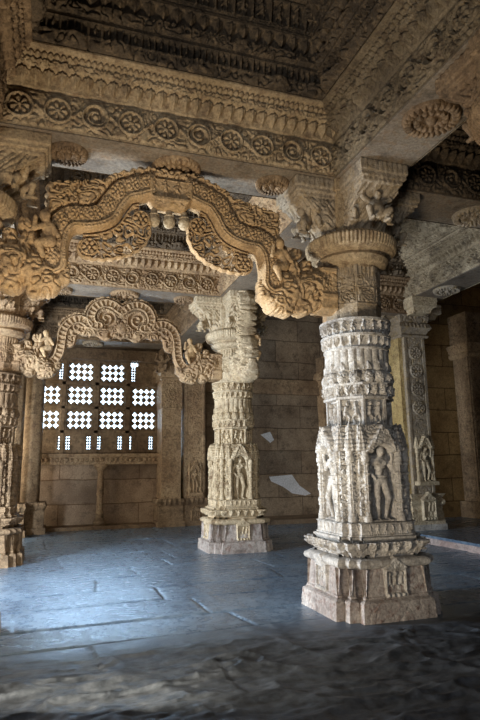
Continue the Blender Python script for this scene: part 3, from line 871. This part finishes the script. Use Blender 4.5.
def rider_mesh():
    def fn(X, Y, Z):
        c = lambda a, b, ra, rb: capf(X, Y, Z, a, b, ra, rb)
        f = ellf(X, Y, Z, (-.02, -.04, .33), (.045, .045, .05))
        f = smin(f, c((0, 0, .26), (.03, 0, .13), .05, .05), .02)
        f = smin(f, c((.03, -.01, .12), (-.06, -.05, .08), .05, .035), .015)
        f = smin(f, c((-.06, -.05, .08), (-.02, -.04, -.02), .034, .022), .01)
        f = smin(f, c((-.02, -.03, .25), (-.10, -.05, .20), .026, .02), .01)
        f = smin(f, c((-.10, -.05, .20), (-.09, -.06, .30), .02, .018), .01)
        f = smin(f, c((.04, -.03, .25), (.09, -.05, .16), .026, .02), .01)
        return f
    return mesh_of('rider', voxel('r', fn, (-.15, -.13, -.06), (.15, .09, .41), .007))
RID = rider_mesh()
def make_arch(label, loc, rz, mat, mat2=None):
    root = empty('cusped_arch', loc, label, 'arch', None, rz)
    link('arch_band', slab('arch_band', a1_band, -1.2, 1.2, 2.75, 4.02), mat, root)
    link('crest', slab('crest', a1_crest, -1.25, 1.25, 3.2, 4.02), mat, root)
    link('openwork_lace', slab('openwork_lace', a1_lace, -.9, .9, 2.95, 3.7, .006, .1, .02), mat, root)
    link('figure_panel', slab('figure_panel', a1_panel, -.3, .3, 3.5, 3.95, .006), mat, root)
    def bud(X, Y, Z):
        r = np.hypot(X, Y); R = .055*bump1(Z, -.13, .0)+.03*bump1(Z, -.02, .06)
        return r-np.where(R > 0, R, -.01)
    bm = mesh_of('lotus_bud', voxel('bud', bud, (-.08, -.08, -.15), (.08, .08, .07), .008))
    for bx in (-.14, 0, .14): link('lotus_bud', bm, mat2 or mat, root, (bx, 0, 3.54))
    for s in (-1, 1):
        half = (-1.75, -.8) if s < 0 else (.8, 1.75)
        ft = link('makara_foot', slab('makara_foot', a1_foot, half[0], half[1], 2.55, 3.5, .008, .26), mat, root)
        link('rider', RID, mat, ft, (s*1.05, -.11, 3.0), 0.0)
        link('springer_block', slab('springer_block', a1_block, *(( -1.7, -1.38) if s < 0 else (1.38, 1.7)), 2.5, 3.25, .007, .22), mat, root)
    return root
make_arch('large ochre cusped stone arch at upper left with openwork lace and beasts', (AC, 0, 0), 0, W, M['pale'])

# farther arch
A2a = spline([(-.02, 3.70), (.05, 3.74), (.14, 3.80), (.27, 3.825), (.39, 3.77), (.46, 3.66), (.47, 3.55), (.42, 3.46), (.35, 3.45)])
A2b = spline([(.50, 3.46), (.60, 3.53), (.72, 3.52), (.83, 3.43), (.885, 3.28), (.90, 3.10), (.93, 2.95), (1.02, 2.84), (1.15, 2.80)])
def a2_bands(X, Z):
    x = np.abs(X)
    best = None
    for P in (A2a, A2b):
        d, s, ad, L = pathd(x, Z, P)
        rel = .07+0*x
        rel = np.where(np.abs(d) < .045, .06+.03*np.clip(np.sin(s*PI/.035)*2, 0, 1), rel)
        rel = np.where(np.abs(np.abs(d)-.058) < .013, .10, rel)
        e_ = edge(rel, .085-ad)
        best = e_ if best is None else np.maximum(best, e_)
    return best
def a2_fill(X, Z):
    x = np.abs(X)
    bot = 3.25+.03*np.sin(x*20)+.10*np.clip(x-.25, 0, 1)
    d = np.minimum(np.minimum(Z-bot, 3.82-Z), .50-x)
    d = np.where(x > .3, np.minimum(d, 3.80-(x-.3)*1.2-Z), d)
    d2 = .12-pathd(x, Z, spline([(.55, 3.40), (.66, 3.42), (.76, 3.33), (.79, 3.2)], 5))[2]
    d = np.maximum(d, np.maximum(d2, -1))
    sp = np.hypot(x-.24, Z-3.58); a = np.arctan2(Z-3.58, x-.24)
    spi = np.exp(-(((sp*13-a/(2*PI)) % 1-.5)/.2)**2)
    pat = np.where(sp < .17, spi, foliage(x, Z, 36))
    rel = .015+.06*pat
    lot = dome(x, Z, (0, 3.42), (0, 3.46), .085, .07)
    rel = np.maximum(rel, np.where(lot > 0, .05+lot*.5, 0))
    return edge(rel, d)
def a2_crest(X, Z):
    x = np.abs(X)
    d1, s1, a1, _ = pathd(x, Z, A2a); d2, s2, a2, _ = pathd(x, Z, A2b)
    ad = np.minimum(a1, a2); s = np.where(a1 < a2, s1, s2)
    reg = np.minimum(.115+.018*np.abs(np.sin(s*50))-ad, Z-3.42)
    return edge(.035+.05*foliage(x, Z, 55), np.minimum(reg, ad-.07))
def a2_foot(X, Z):
    return np.maximum(beast(np.abs(X), Z, (.90, 2.68), 1.0), -.05)
r2 = empty('cusped_arch', (AC+.02, LY, 0), 'smaller-looking tan cusped arch in front of the lattice window, two rounded lobes at its crown', 'arch')
link('arch_band', slab('arch_band', a2_bands, -1.3, 1.3, 2.65, 3.98, .0085, .2), T, r2)
link('scroll_infill', slab('scroll_infill', a2_fill, -1.0, 1.0, 3.0, 3.95, .0085, .16), T, r2)
link('crest', slab('crest', a2_crest, -1.2, 1.2, 3.3, 4.01, .0085, .16), T, r2)
for s in (-1, 1):
    ft = link('makara_foot', slab('makara_foot', a2_foot, *((-1.75, -.8) if s < 0 else (.8, 1.75)), 2.5, 3.5, .01, .26), T, r2)
    link('rider', RID, T, ft, (s*1.1, -.10, 2.94), 0.0)
    link('springer_block', slab('springer_block', lambda X, Z: a1_block(np.abs(X), Z+.06), *((-1.7, -1.38) if s < 0 else (1.38, 1.7)), 2.5, 3.2, .009, .22), T, r2)

# broken arch stub springing from the middle pillar towards the viewer (plane x = 0)
def b_foot(X, Z): return np.maximum(beast(X, Z, (.87, 2.62), 1.0), -.05)
def b_band(X, Z):
    d, s, ad, L = pathd(X, Z, spline([(1.22, 3.95), (1.12, 3.80), (1.10, 3.62), (1.16, 3.46), (1.16, 3.30), (1.08, 3.14), (1.02, 3.0)]))
    rel = .05+.10*foliage(X, Z, 30)
    return edge(rel, .09+.05*foliage(X, Z, 16)-ad)
rb = empty('broken_arch_stub', (0, LY-1.87, 0), 'broken cream carved arch fragment clinging to the front of the middle pillar', 'arch', None, PI/2)
link('makara_foot', slab('makara_foot', b_foot, .8, 1.75, 2.4, 3.4, .01, .26), M['pale'], rb)
link('arch_band', slab('arch_band', b_band, .8, 1.5, 2.9, 4.015, .01, .2), M['pale'], rb)
link('springer_block', slab('springer_block', lambda X, Z: a1_block(np.abs(X), Z+.12), 1.38, 1.7, 2.4, 3.1, .009, .22), M['pale'], rb)
link('rider', RID, M['pale'], rb, (1.05, -.10, 2.9))
# empty arch socket on the right pillar facing the middle pillar is the same springer
rs = empty('arch_springer', (0, 1.87, 0), 'empty carved springer block on the back of the right pillar', 'springer', None, -PI/2)
link('springer_block', slab('springer_block', a1_block, 1.38, 1.7, 2.5, 3.25, .008, .22), T, rs)

# ------------------------------------------------------------------ floor
def floor_near():
    x0, x1, y0, y1 = -4.6, 5.4, -3.6, 8.2
    xs = np.arange(x0, x1, .018); ys = []
    y = y0
    while y < y1: ys.append(y); y += .012+.010*max(0, (y+1)/3)
    ys = np.array(ys)
    X = xs[:, None]; Y = ys[None, :]
    # row joints
    rows = [-3.1, -2.35, -1.55, -.92, -.2, .33, .98, 1.6, 2.3, 2.95, 3.5, 4.3, 5.1, 5.9, 6.6, 7.3, 8.0]
    Z = np.zeros((len(xs), len(ys)))
    Yw = Y+.014*np.sin(X*1.7+1)+.004*np.sin(X*7)-.02*X
    k = np.searchsorted(rows, Yw.ravel()).reshape(Yw.shape)
    rows_ = np.array([-4]+rows+[9])
    lo = rows_[k]; hi = rows_[k+1]
    dj = np.minimum(Yw-lo, hi-Yw)
    L = 1.3+1.3*hsh(k*1.7); ph = hsh(k*5.1+2)*2
    q = (X+ph+.012*np.sin(Y*5)+.25*(hsh(k*2.9)-.5)*(Yw-lo))/L; ci = np.floor(q)
    dx = np.minimum(q-ci, 1-(q-ci))*L
    dj = np.minimum(dj, dx)
    tilt = (hsh(k*3.3+ci*9.1)-.5)
    Z += .012*tilt+.010*tilt*(q-ci-.5)
    # value noise
    def vn(s, seed):
        a = X*s*.55+seed+.15*Y*s; b = Y*s*1.25-seed*1.7
        ia = np.floor(a); ib = np.floor(b); fa = a-ia; fb = b-ib
        fa = fa*fa*(3-2*fa); fb = fb*fb*(3-2*fb)
        h = lambda i, j: hsh(i*1.31+j*57.7+seed)
        return (h(ia, ib)*(1-fa)+h(ia+1, ib)*fa)*(1-fb)+(h(ia, ib+1)*(1-fa)+h(ia+1, ib+1)*fa)*fb
    rough = np.clip((-.35-Y)/.6, 0, 1)           # worn bedrock in the foreground
    n = (vn(1.7, 1)-.5)*.5+(vn(3.9, 2)-.5)*.3+(vn(9, 3)-.5)*.16+(vn(21, 4)-.5)*.09
    rid = 1-np.abs(vn(2.6, 8)*2-1)
    rid2 = 1-np.abs(vn(6.1, 11)*2-1)
    Z += n*(.007+.045*rough)+rough*(.026*rid**6+.022*rid2**5)
    Z += (.0015+.007*rough)*(vn(26, 6)-.5)+(.001+.005*rough)*(vn(50, 7)-.5)
    jd = .014*np.exp(-(dj/.011)**2)*(1-.55*rough)
    Z -= jd
    Z += .010*np.exp(-((dj-.03)/.03)**2)*0
    # flat under the pillars
    for (px, py) in ((0, 0), (0, LY), (-LX, LY)):
        w = np.clip((.75-np.maximum(np.abs(X-px), np.abs(Y-py)))/.2, 0, 1)
        Z = Z*(1-w)
    V = np.stack([X+0*Z, Y+0*Z, Z], -1).reshape(-1, 3)
    return meshq('floor', V, gridfaces(len(xs), len(ys)))
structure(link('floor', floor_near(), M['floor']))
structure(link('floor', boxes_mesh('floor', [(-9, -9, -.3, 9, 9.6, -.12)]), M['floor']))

# ------------------------------------------------------------------ walls
WY = 8.5
def wbox(name, b, m): return structure(link(name, boxes_mesh(name, [b]), m))
M['dado'] = masonry('dado_slabs', (.25, .175, .115), (.40, .30, .205), (.6, .5, .42), bw=1.75, rh=.53)
wbox('wall_back', (-6.0, WY, -.1, 0.3, WY+.35, 1.60), M['dado'])
wbox('wall_back', (-6.0, WY, 3.74, 0.3, WY+.35, 6.45), M['wall'])
wbox('wall_back', (-6.0, WY, 1.6, -3.55, WY+.35, 3.74), M['wall'])
WB = wbox('wall_back', (0.3, 8.3, -.1, 4.6, WY+.35, 6.45), M['wall'])
wbox('wall_right', (3.95, 5.85, -.1, 4.25, 8.5, 6.45), M['wallside'])
wbox('wall_right', (3.95, 5.8, -.1, 8.4, 6.1, 6.45), M['wallgold'])
wbox('wall_right', (8.2, -9, -.1, 8.4, 5.8, 6.45), M['wallside'])
wbox('wall_front', (-9, -9.3, -.1, 8.4, -9.0, 6.45), M['wallside'])
wbox('wall_left', (-9.2, -9.3, -.1, -9.0, 4.6, 6.45), M['wallside'])
wbox('wall_left', (-9.2, 4.5, -.1, -6.1, 4.7, 6.45), M['wall'])
wbox('wall_left', (-6.2, 4.6, -.1, -6.0, 9.2, 6.45), M['wallside'])
wbox('trim_1', (-6.0, WY-.10, 3.76, 0.3, WY+.02, 4.02), B_)
wbox('trim_2', (0.3, 8.16, 3.05, 3.9, 8.32, 3.42), B_)
wbox('trim_3', (0.7, 7.28, -.05, 3.95, 8.31, .10), M['wall'])
wbox('trim_4', (-3.3, 7.98, -.05, 0.2, 8.52, .065), B_)
# pale repaired patches on the masonry
def patch(pts, y, label):
    n = len(pts); V = [(x, y, z) for x, z in pts]+[(x, y+.012, z) for x, z in pts]
    me = bpy.data.meshes.new('plaster_patch')
    F = [list(range(n))]+[[i, (i+1) % n, (i+1) % n+n, i+n] for i in range(n)]
    me.from_pydata(V, [], F); me.update()
    o = link('plaster_patch', me, M['plaster'], WB); o['label'] = label
patch([(2.25, 1.03), (2.85, 1.07), (2.95, .93), (3.05, .80), (3.35, .60), (3.2, .56), (2.85, .62), (2.62, .78), (2.3, .92)], 8.292, 'pale ragged plaster patch low on the masonry wall between the two pillars')
patch([(2.05, 2.05), (2.3, 2.12), (2.4, 1.92), (2.3, 1.85)], 8.292, 'small pale triangular plaster patch higher on the masonry wall')
patch([(1.45, .33), (1.9, .36), (1.95, .18), (1.6, .14), (1.4, .2)], 8.292, 'faint pale plaster patch near the floor beside the middle pillar')

# ------------------------------------------------------------------ lattice window
def lattice():
    x0, x1, z0, z1 = -3.56, -.32, 1.60, 3.76
    h = .009
    xs = np.arange(x0-.02, x1+.02, h); zs = np.arange(z0-.02, z1+.02, h)
    X, Z = np.meshgrid(xs, zs, indexing='ij')
    hole = np.full(X.shape, -1.0)
    def diam(xa, za, nx, nz, s):
        nonlocal hole
        inb = (X > xa) & (X < xa+nx*s) & (Z > za) & (Z < za+nz*s)
        u = ((X-xa)/s) % 1-.5; v = ((Z-za)/s) % 1-.5
        d = (.39-(np.abs(u)+np.abs(v))+.05*np.cos(4*np.arctan2(v, u)))*s*.75
        hole = np.maximum(hole, np.where(inb, d, -1))
    pan = []
    for xa in (-3.23, -2.515, -1.80, -1.06):
        for za in (2.175, 2.735, 3.285):
            if za > 3.2 and xa in (-3.23, -1.06): continue
            diam(xa, za, 4, 3, .134); pan.append((xa, za, xa+.536, za+.402))
    def strip(xa, za, zb):
        nonlocal hole
        s = .062; inb = (X > xa) & (X < xa+.10) & (Z > za) & (Z < zb)
        u = ((X-xa)/.05) % 1-.5; v = ((Z-za)/s) % 1-.5
        d = (.36-np.maximum(np.abs(u), np.abs(v)))*.045+.006*(np.abs(v) > .2)
        d = (.36-(np.abs(u)+np.abs(v)))*.05
        hole = np.maximum(hole, np.where(inb, d, -1))
    for xa in (-3.2, -2.70, -2.535, -2.08, -1.86, -1.38, -1.16, -.66): strip(xa, 1.70, 2.02)
    for xa in (-2.74, -1.10): strip(xa, 3.30, 3.68)
    hole = np.maximum(hole, np.minimum(.09-np.abs(X+1.05), .035-np.abs(Z-3.71)))
    T_ = .10+0*X
    for (a, b, c, d) in pan: T_ = np.where((X > a-.02) & (X < c+.02) & (Z > b-.02) & (Z < d+.02), .055, T_)
    reg = np.minimum(np.minimum(X-x0, x1-X), np.minimum(Z-z0, z1-Z))
    Tm = edge(T_, np.minimum(reg, -hole), 5)
    y = np.arange(-.13, .14, .02)
    f = np.abs(y)[None, :, None]-Tm[:, None, :]
    V, F = nets(f, xs[0], y[0], zs[0], h, .02, h)
    return meshq('lattice_screen', V, F)
win = structure(bpy.data.objects.new('window_1', None)); COL.objects.link(win); win.location = (0, WY+.12, 0)
link('lattice_screen', lattice(), B_, win)
# mullions and rails in front of the panels
link('window_frame', boxes_mesh('window_frame', [(-2.66, -.13, 1.60, -2.58, -.09, 3.76), (-1.93, -.13, 1.60, -1.84, -.09, 3.76), (-1.22, -.13, 1.6, -1.13, -.09, 3.76), (-3.5, -.13, 2.62, -.35, -.10, 2.68), (-3.5, -.13, 3.17, -.35, -.10, 3.24), (-3.5, -.13, 2.07, -.35, -.10, 2.13)]), B_, win)

# ledge under the window and its colonnette
lg = empty('window_ledge', (0, 0, 0), 'long brown carved stone ledge under the lattice window', 'ledge')
cn = empty('colonnette', (-1.76, WY-.22, .065), 'short round stone colonnette holding up the window ledge', 'colonnette')
def lathe(name, prof, n=28, flute=0, amp=0):
    a = np.arange(n)*2*PI/n; pr = np.array(prof, float); m = len(pr)
    R = pr[:, 1][None, :]+(amp*np.cos(a*flute))[:, None]*np.ones((1, m))
    V = np.stack([R*np.cos(a)[:, None], R*np.sin(a)[:, None], pr[:, 0][None, :]+0*R], -1).reshape(-1, 3)
    F = gridfaces(n, m, wrap=True)
    V = np.concatenate([V, [[0, 0, pr[0, 0]], [0, 0, pr[-1, 0]]]]); i = np.arange(n); j = (i+1) % n; c = n*m
    F3 = np.concatenate([F[:, [0, 1, 2]], F[:, [0, 2, 3]], np.stack([j*m, i*m, np.full(n, c)], -1), np.stack([i*m+m-1, j*m+m-1, np.full(n, c+1)], -1)])
    return meshq(name, V, F3, True)
link('base', lathe('base', [(0, .17), (.08, .17), (.09, .14), (.14, .14), (.15, .11), (.20, .12), (.24, .10)], 4), B_, cn, rz=PI/4)
link('shaft', lathe('shaft', [(.22, .075), (.26, .085), (.30, .07), (.62, .068), (.64, .085), (.67, .085), (.69, .07), (.78, .07), (.80, .08), (.82, .07), (1.10, .062), (1.12, .075), (1.15, .075)]), T, cn)
link('capital', lathe('capital', [(1.14, .07), (1.18, .09), (1.22, .12), (1.25, .15), (1.305, .16)], 24), T, cn)

# ------------------------------------------------------------------ wall pilasters
def pbox(nm, x0, y0, z0, x1, y1, z1, rel=None, st=.014, step=(.0, .0)):
    """rectangular shaft with relief; returns mesh; origin 0"""
    pl = plan_poly([(x1, y0), (x1, y1), (x0, y1), (x0, y0)], st)
    return tower_mesh(nm, pl, z0, z1, st, lambda p, Z: (rel(p, Z) if rel else 0*Z*p['s']))
def r_leafcap(za, zb):
    return lambda p, Z: interp(Z, [za, za+.6*(zb-za), zb], [0, .05, .03])+.02*leafrow(p['s'], zb-Z, (zb-za), .11)
def r_ribs(p, Z): return .010*foliage(p['t'], Z, 28)*(np.abs(p['t']) < p['w']*.36)+.014*(np.abs(np.abs(p['t'])-p['w']*.42) < .02)
def r_plain(p, Z): return .003*foliage(p['s'], Z, 9)
def r_dent(p, Z): return .03*(((p['s']/.106) % 1) > .5)*(Z > .06)*(Z < .13)
def r_top(p, Z): return np.where(Z > 2.6, .018*foliage(p['t'], Z, 34), .002*foliage(p['t'], Z, 12))
def pilaster(loc, label, w, d, niche=False, hi=H, mats=None, slim=0.0, cap=True):
    mt = mats or (B_, T, B_)
    root = empty('pilaster', loc, label, 'pilaster')
    x = w/2
    link('base', pbox('base', -x-.09, -.09, 0, x+.09, d, .12), mt[0], root)
    link('base_block', pbox('base_block', -x-.05, -.05, .12, x+.05, d, .44, r_plain), mt[0], root)
    link('base_moulding', pbox('base_moulding', -x-.03, -.03, .44, x+.03, d, .60, r_leafcap(.44, .60)), mt[0], root)
    link('shaft', pbox('shaft', -x, 0, .60, x, d, 3.28, r_top if not niche else r_ribs), mt[1], root)
    if cap:
        def rc(p, Z): return interp(Z, [3.26, 3.30, 3.31, 3.40, 3.41, 3.5, 3.62], [.05, .05, .02, .06, .10, .12, .05])+.014*leafrow(p['s'], 3.62-Z, .14, .09)*(Z > 3.45)
        link('capital', pbox('capital', -x, 0, 3.26, x, d, 3.62, rc), mt[1], root)
        link('bracket_block', pbox('bracket_block', -x, -.05, 3.6, x, d, hi-.002-loc[2], lambda p, Z: .02*foliage(p['t'], Z, 26)), mt[2], root)
    return root
def shrine(root, mt, y, z0, k=1.0, sides=True):
    fg = link('niche_figure', with_mat(FIG['deity_a'], mt), None, root, (0, y, z0)); fg.scale = (k, k, k)
    c = link('niche_canopy', with_mat(FIG['canopy'], mt), None, root, (0, y, z0+.58*k)); c.scale = (k, k, k)
    for s in (-1, 1):
        q = link('colonnette', with_mat(FIG['colonnette'], mt), None, root, (s*.165*k, y, z0)); q.scale = (k, k, k)
        q = link('turret', with_mat(FIG['turret'], mt), None, root, (s*.165*k, y, z0+.60*k)); q.scale = (k, k, k)
    link('niche_sill', boxes_mesh('niche_sill', [(-.21*k, y-.09*k, z0-.07, .21*k, y+.15, z0-.002)]), mt, root)

link('ledge_slab', boxes_mesh('ledge_slab', [(-3.45, WY-.34, 1.53, -.46, WY-.001, 1.60)]), T, lg)
link('ledge_moulding', pbox('ledge_moulding', -1.48, -.26, 0, 1.48, -.001, .17, r_dent), T, lg, (-1.955, WY, 1.365))
p = pilaster((-.26, 7.86, .0), 'wide smooth brown pilaster just right of the lattice window', .44, .62)
link('bracket_figure', with_mat(FIG['atlante'], B_), None, p, (-.22, -.05, 3.42), -PI/4).scale = (1.1, 1.1, 1.1)
p = pilaster((.30, 7.92, .0), 'brown pilaster with a small carved niche, partly behind the middle pillar', .48, .45, niche=True)
shrine(p, T, -.03, .72, .8)
link('shrine_plaque', with_mat(FIG['plaque'], B_), None, p, (0, -.07, .10))
def round_pil(loc, label, r):
    root = empty('pilaster', loc, label, 'pilaster')
    link('base', pbox('base', -r-.15, -r-.20, 0, r+.15, r+.12, .13), B_, root)
    link('base_block', pbox('base_block', -r-.11, -r-.14, .12, r+.11, r+.06, .46, r_plain), B_, root)
    link('base_moulding', pbox('base_moulding', -r-.09, -r-.12, .44, r+.09, r+.04, .62, r_leafcap(.44, .62)), B_, root)
    link('shaft', lathe('shaft', [(.6, r), (3.3, r*.97)], 32, 8, .006), T, root)
    link('capital', lathe('capital', [(3.25, r), (3.3, r+.05), (3.36, r+.02), (3.5, r+.1), (3.6, r+.14), (3.65, r+.1)], 32), T, root)
    link('bracket_block', pbox('bracket_block', -r, -r, 3.6, r, r, H-.002, lambda p, Z: .02*foliage(p['t'], Z, 26)), B_, root)
    return root
round_pil((-3.20, 7.80, 0), 'rounded stone pilaster touching the left jamb of the lattice window', .185)
round_pil((-3.52, 7.34, 0), 'rounded stone pilaster second to the left of the lattice window', .15)
pilaster((3.78, 7.95, .0), 'narrow golden-brown pilaster at the right end of the masonry wall, seen beside the large pillar', .28, .36, mats=(B_, T, B_))

# right-hand pier with shrine on the platform
gold = stone('golden_lit_sandstone', (.45, .33, .14), (.60, .47, .24), (.32, .22, .10), stain=(.2, .14, .07))  # golden light on the pier's flanks, put into the stone colour
pr = empty('shrine_pier', (3.52, 4.18, .14), 'tall square stone pier on the raised platform with a statue niche at its foot', 'pier')
Hc = H+.26-.14
link('base', pbox('base', -.36, -.34, 0, .36, .36, .10), M['grey'], pr)
link('base_moulding', pbox('base_moulding', -.30, -.30, .10, .30, .32, .62, lambda p, Z: interp(Z, [.1, .4, .45, .5, .55, .62], [.03, .0, .04, .04, .0, .05])+.008*foliage(p['s'], Z, 40)), M['pale'], pr)
def r_pier(p, Z):
    t = np.abs(p['t']); w = p['w']
    i = np.floor((Z-.62)/.34); dz = Z-.62-(i+.5)*.34
    return .03*rosette(p['t'], dz, .12, 8)*(Z > 1.9)*(Z < 3.4)+.012*foliage(p['t'], Z, 50)*(t < w*.4)+.02*(t > w*.42)*(Z > .6)
link('shaft', pbox('shaft', -.20, -.24, .60, .20, .26, 3.50, r_pier, st=.010), BG, pr)
link('flank', pbox('flank', -.28, -.16, .60, .28, .26, 3.50, lambda p, Z: .008*foliage(p['s'], Z, 30), st=.016), gold, pr)
link('capital', pbox('capital', -.26, -.26, 3.46, .26, .26, 3.72, lambda p, Z: interp(Z, [3.46, 3.5, 3.52, 3.6, 3.64, 3.72], [.03, .04, .0, .05, .09, .06])+.01*leafrow(p['s'], 3.72-Z, .1, .08)), BG, pr)
link('bracket_block', pbox('bracket_block', -.27, -.27, 3.70, .27, .27, Hc-.001, lambda p, Z: interp(Z, [3.7, 3.9, Hc], [0, .04, .10])+.02*foliage(p['t'], Z, 24)), BG, pr)
for a, q in ((0, (0, -.38)), (PI/2, (.38, 0)), (-PI/2, (-.36, 0))):
    l = link('bracket_arm', pbox('bracket_arm', -.2, -.22, 3.86, .2, .12, Hc-.004, lambda p, Z: interp(Z, [3.86, 3.95, 3.96, Hc], [-.05, .0, .05, .06])+.01*foliage(p['s'], Z, 40)), M['pale'] if a == 0 else BG, pr, (q[0], q[1], 0), a)
shrine(pr, M['pale'], -.33, .84, .95)
link('shrine_plaque', with_mat(FIG['plaque'], M['pale']), None, pr, (0, -.34, .16)).scale = (1.3, 1, 1.5)

# doorway pilaster at the right edge
dp = empty('door_jamb', (6.12, 5.42, .14), 'carved golden door jamb standing at the right edge on the platform', 'door jamb')
link('base', pbox('base', -.36, -.24, 0, .36, .36, .34, r_plain), B_, dp)
link('shaft', pbox('shaft', -.24, -.12, .33, .10, .36, 3.5, lambda p, Z: .022*foliage(p['t'], Z, 26)*(np.abs(p['t']) < p['w']*.38)), B_, dp)
link('jamb_post', pbox('jamb_post', .08, -.02, .33, .44, .36, 3.5, r_plain, st=.02), T, dp)
link('capital', pbox('capital', -.28, -.2, 3.48, .5, .36, 3.78, lambda p, Z: interp(Z, [3.48, 3.55, 3.6, 3.78], [.0, .05, .02, .10])+.02*foliage(p['s'], Z, 30)), T, dp)
link('bracket_block', pbox('bracket_block', -.26, -.2, 3.76, .48, .36, 4.5, lambda p, Z: .02*foliage(p['s'], Z, 22)), B_, dp)
# raised platform
pf = empty('raised_platform', (3.05, -2.5, 0), 'low slate platform edge running along the right side, pinkish worn front', 'platform')
link('platform_top', boxes_mesh('platform_top', [(0, 0, .10, 5.15, 8.3, .14)]), M['floor'], pf)
link('platform_edge', pbox('platform_edge', .03, .02, 0, 5.1, 8.28, .102, lambda p, Z: .02*foliage(p['s'], Z, 9), st=.03), stone('pink_worn_stone', (.42, .31, .28), (.58, .50, .47), (.3, .24, .22)), pf)

# ------------------------------------------------------------------ light and camera
w = bpy.data.worlds.new('World'); SC.world = w; w.use_nodes = True
bg = w.node_tree.nodes['Background']; bg.inputs[0].default_value = (.62, .82, 1.0, 1); bg.inputs[1].default_value = 5
def area(name, loc, tgt, size, power, col, sy=None):
    l = bpy.data.lights.new(name, 'AREA'); l.energy = power; l.color = col; l.size = size
    if sy: l.shape = 'RECTANGLE'; l.size_y = sy
    o = bpy.data.objects.new(name, l); COL.objects.link(o); o.location = loc
    o.rotation_euler = (Vector(tgt)-Vector(loc)).to_track_quat('-Z', 'Y').to_euler()
    return o
area('daylight_left', (-5.4, 1.3, 1.3), (0, 1.9, 1.9), 1.1, 430, (.86, .93, 1.0), 1.4)
area('back_bay_fill', (-5.6, 6.2, 1.6), (-1.5, 7.6, 1.7), 1.6, 130, (1.0, .92, .78), 2.0)  # added fill lamp that brightens the window wall; no opening behind it
area('daylight_window', (-1.9, 9.6, 2.9), (-1.9, 3, .3), 3.2, 1100, (.46, .70, 1.0), 2.4)
area('warm_bounce_fill', (-2.7, -1.9, .35), (-1.8, .4, 3.4), .9, 95, (1.0, .83, .60), .7)  # unseen lamp low in the hall, standing in for warm floor bounce
area('daylight_entrance', (-5.2, -7.6, 2.4), (-1, 3, 2.8), 1.6, 90, (.93, .96, 1.0), 1.6)
def rotm(yaw, pitch, roll):
    f = Vector((math.sin(yaw)*math.cos(pitch), math.cos(yaw)*math.cos(pitch), math.sin(pitch)))
    r = Vector((math.cos(yaw), -math.sin(yaw), 0)); u = r.cross(f)
    r2 = r*math.cos(roll)+u*math.sin(roll); u2 = -r*math.sin(roll)+u*math.cos(roll)
    return Matrix((r2, u2, -f)).transposed()
cam = bpy.data.cameras.new('Camera'); co = bpy.data.objects.new('Camera', cam); COL.objects.link(co)
co.matrix_world = Matrix.Translation((-2.7811, -4.7829, 1.25)) @ rotm(.319, .1898, -.0126).to_4x4()
cam.sensor_fit = 'HORIZONTAL'; cam.sensor_width = 24; cam.lens = 561.69/480*24; cam.clip_start = .05
SC.camera = co
vs = SC.view_settings; vs.view_transform = 'Standard'; vs.look = 'None'; vs.gamma = 1; vs.exposure = .12; vs.use_curve_mapping = False
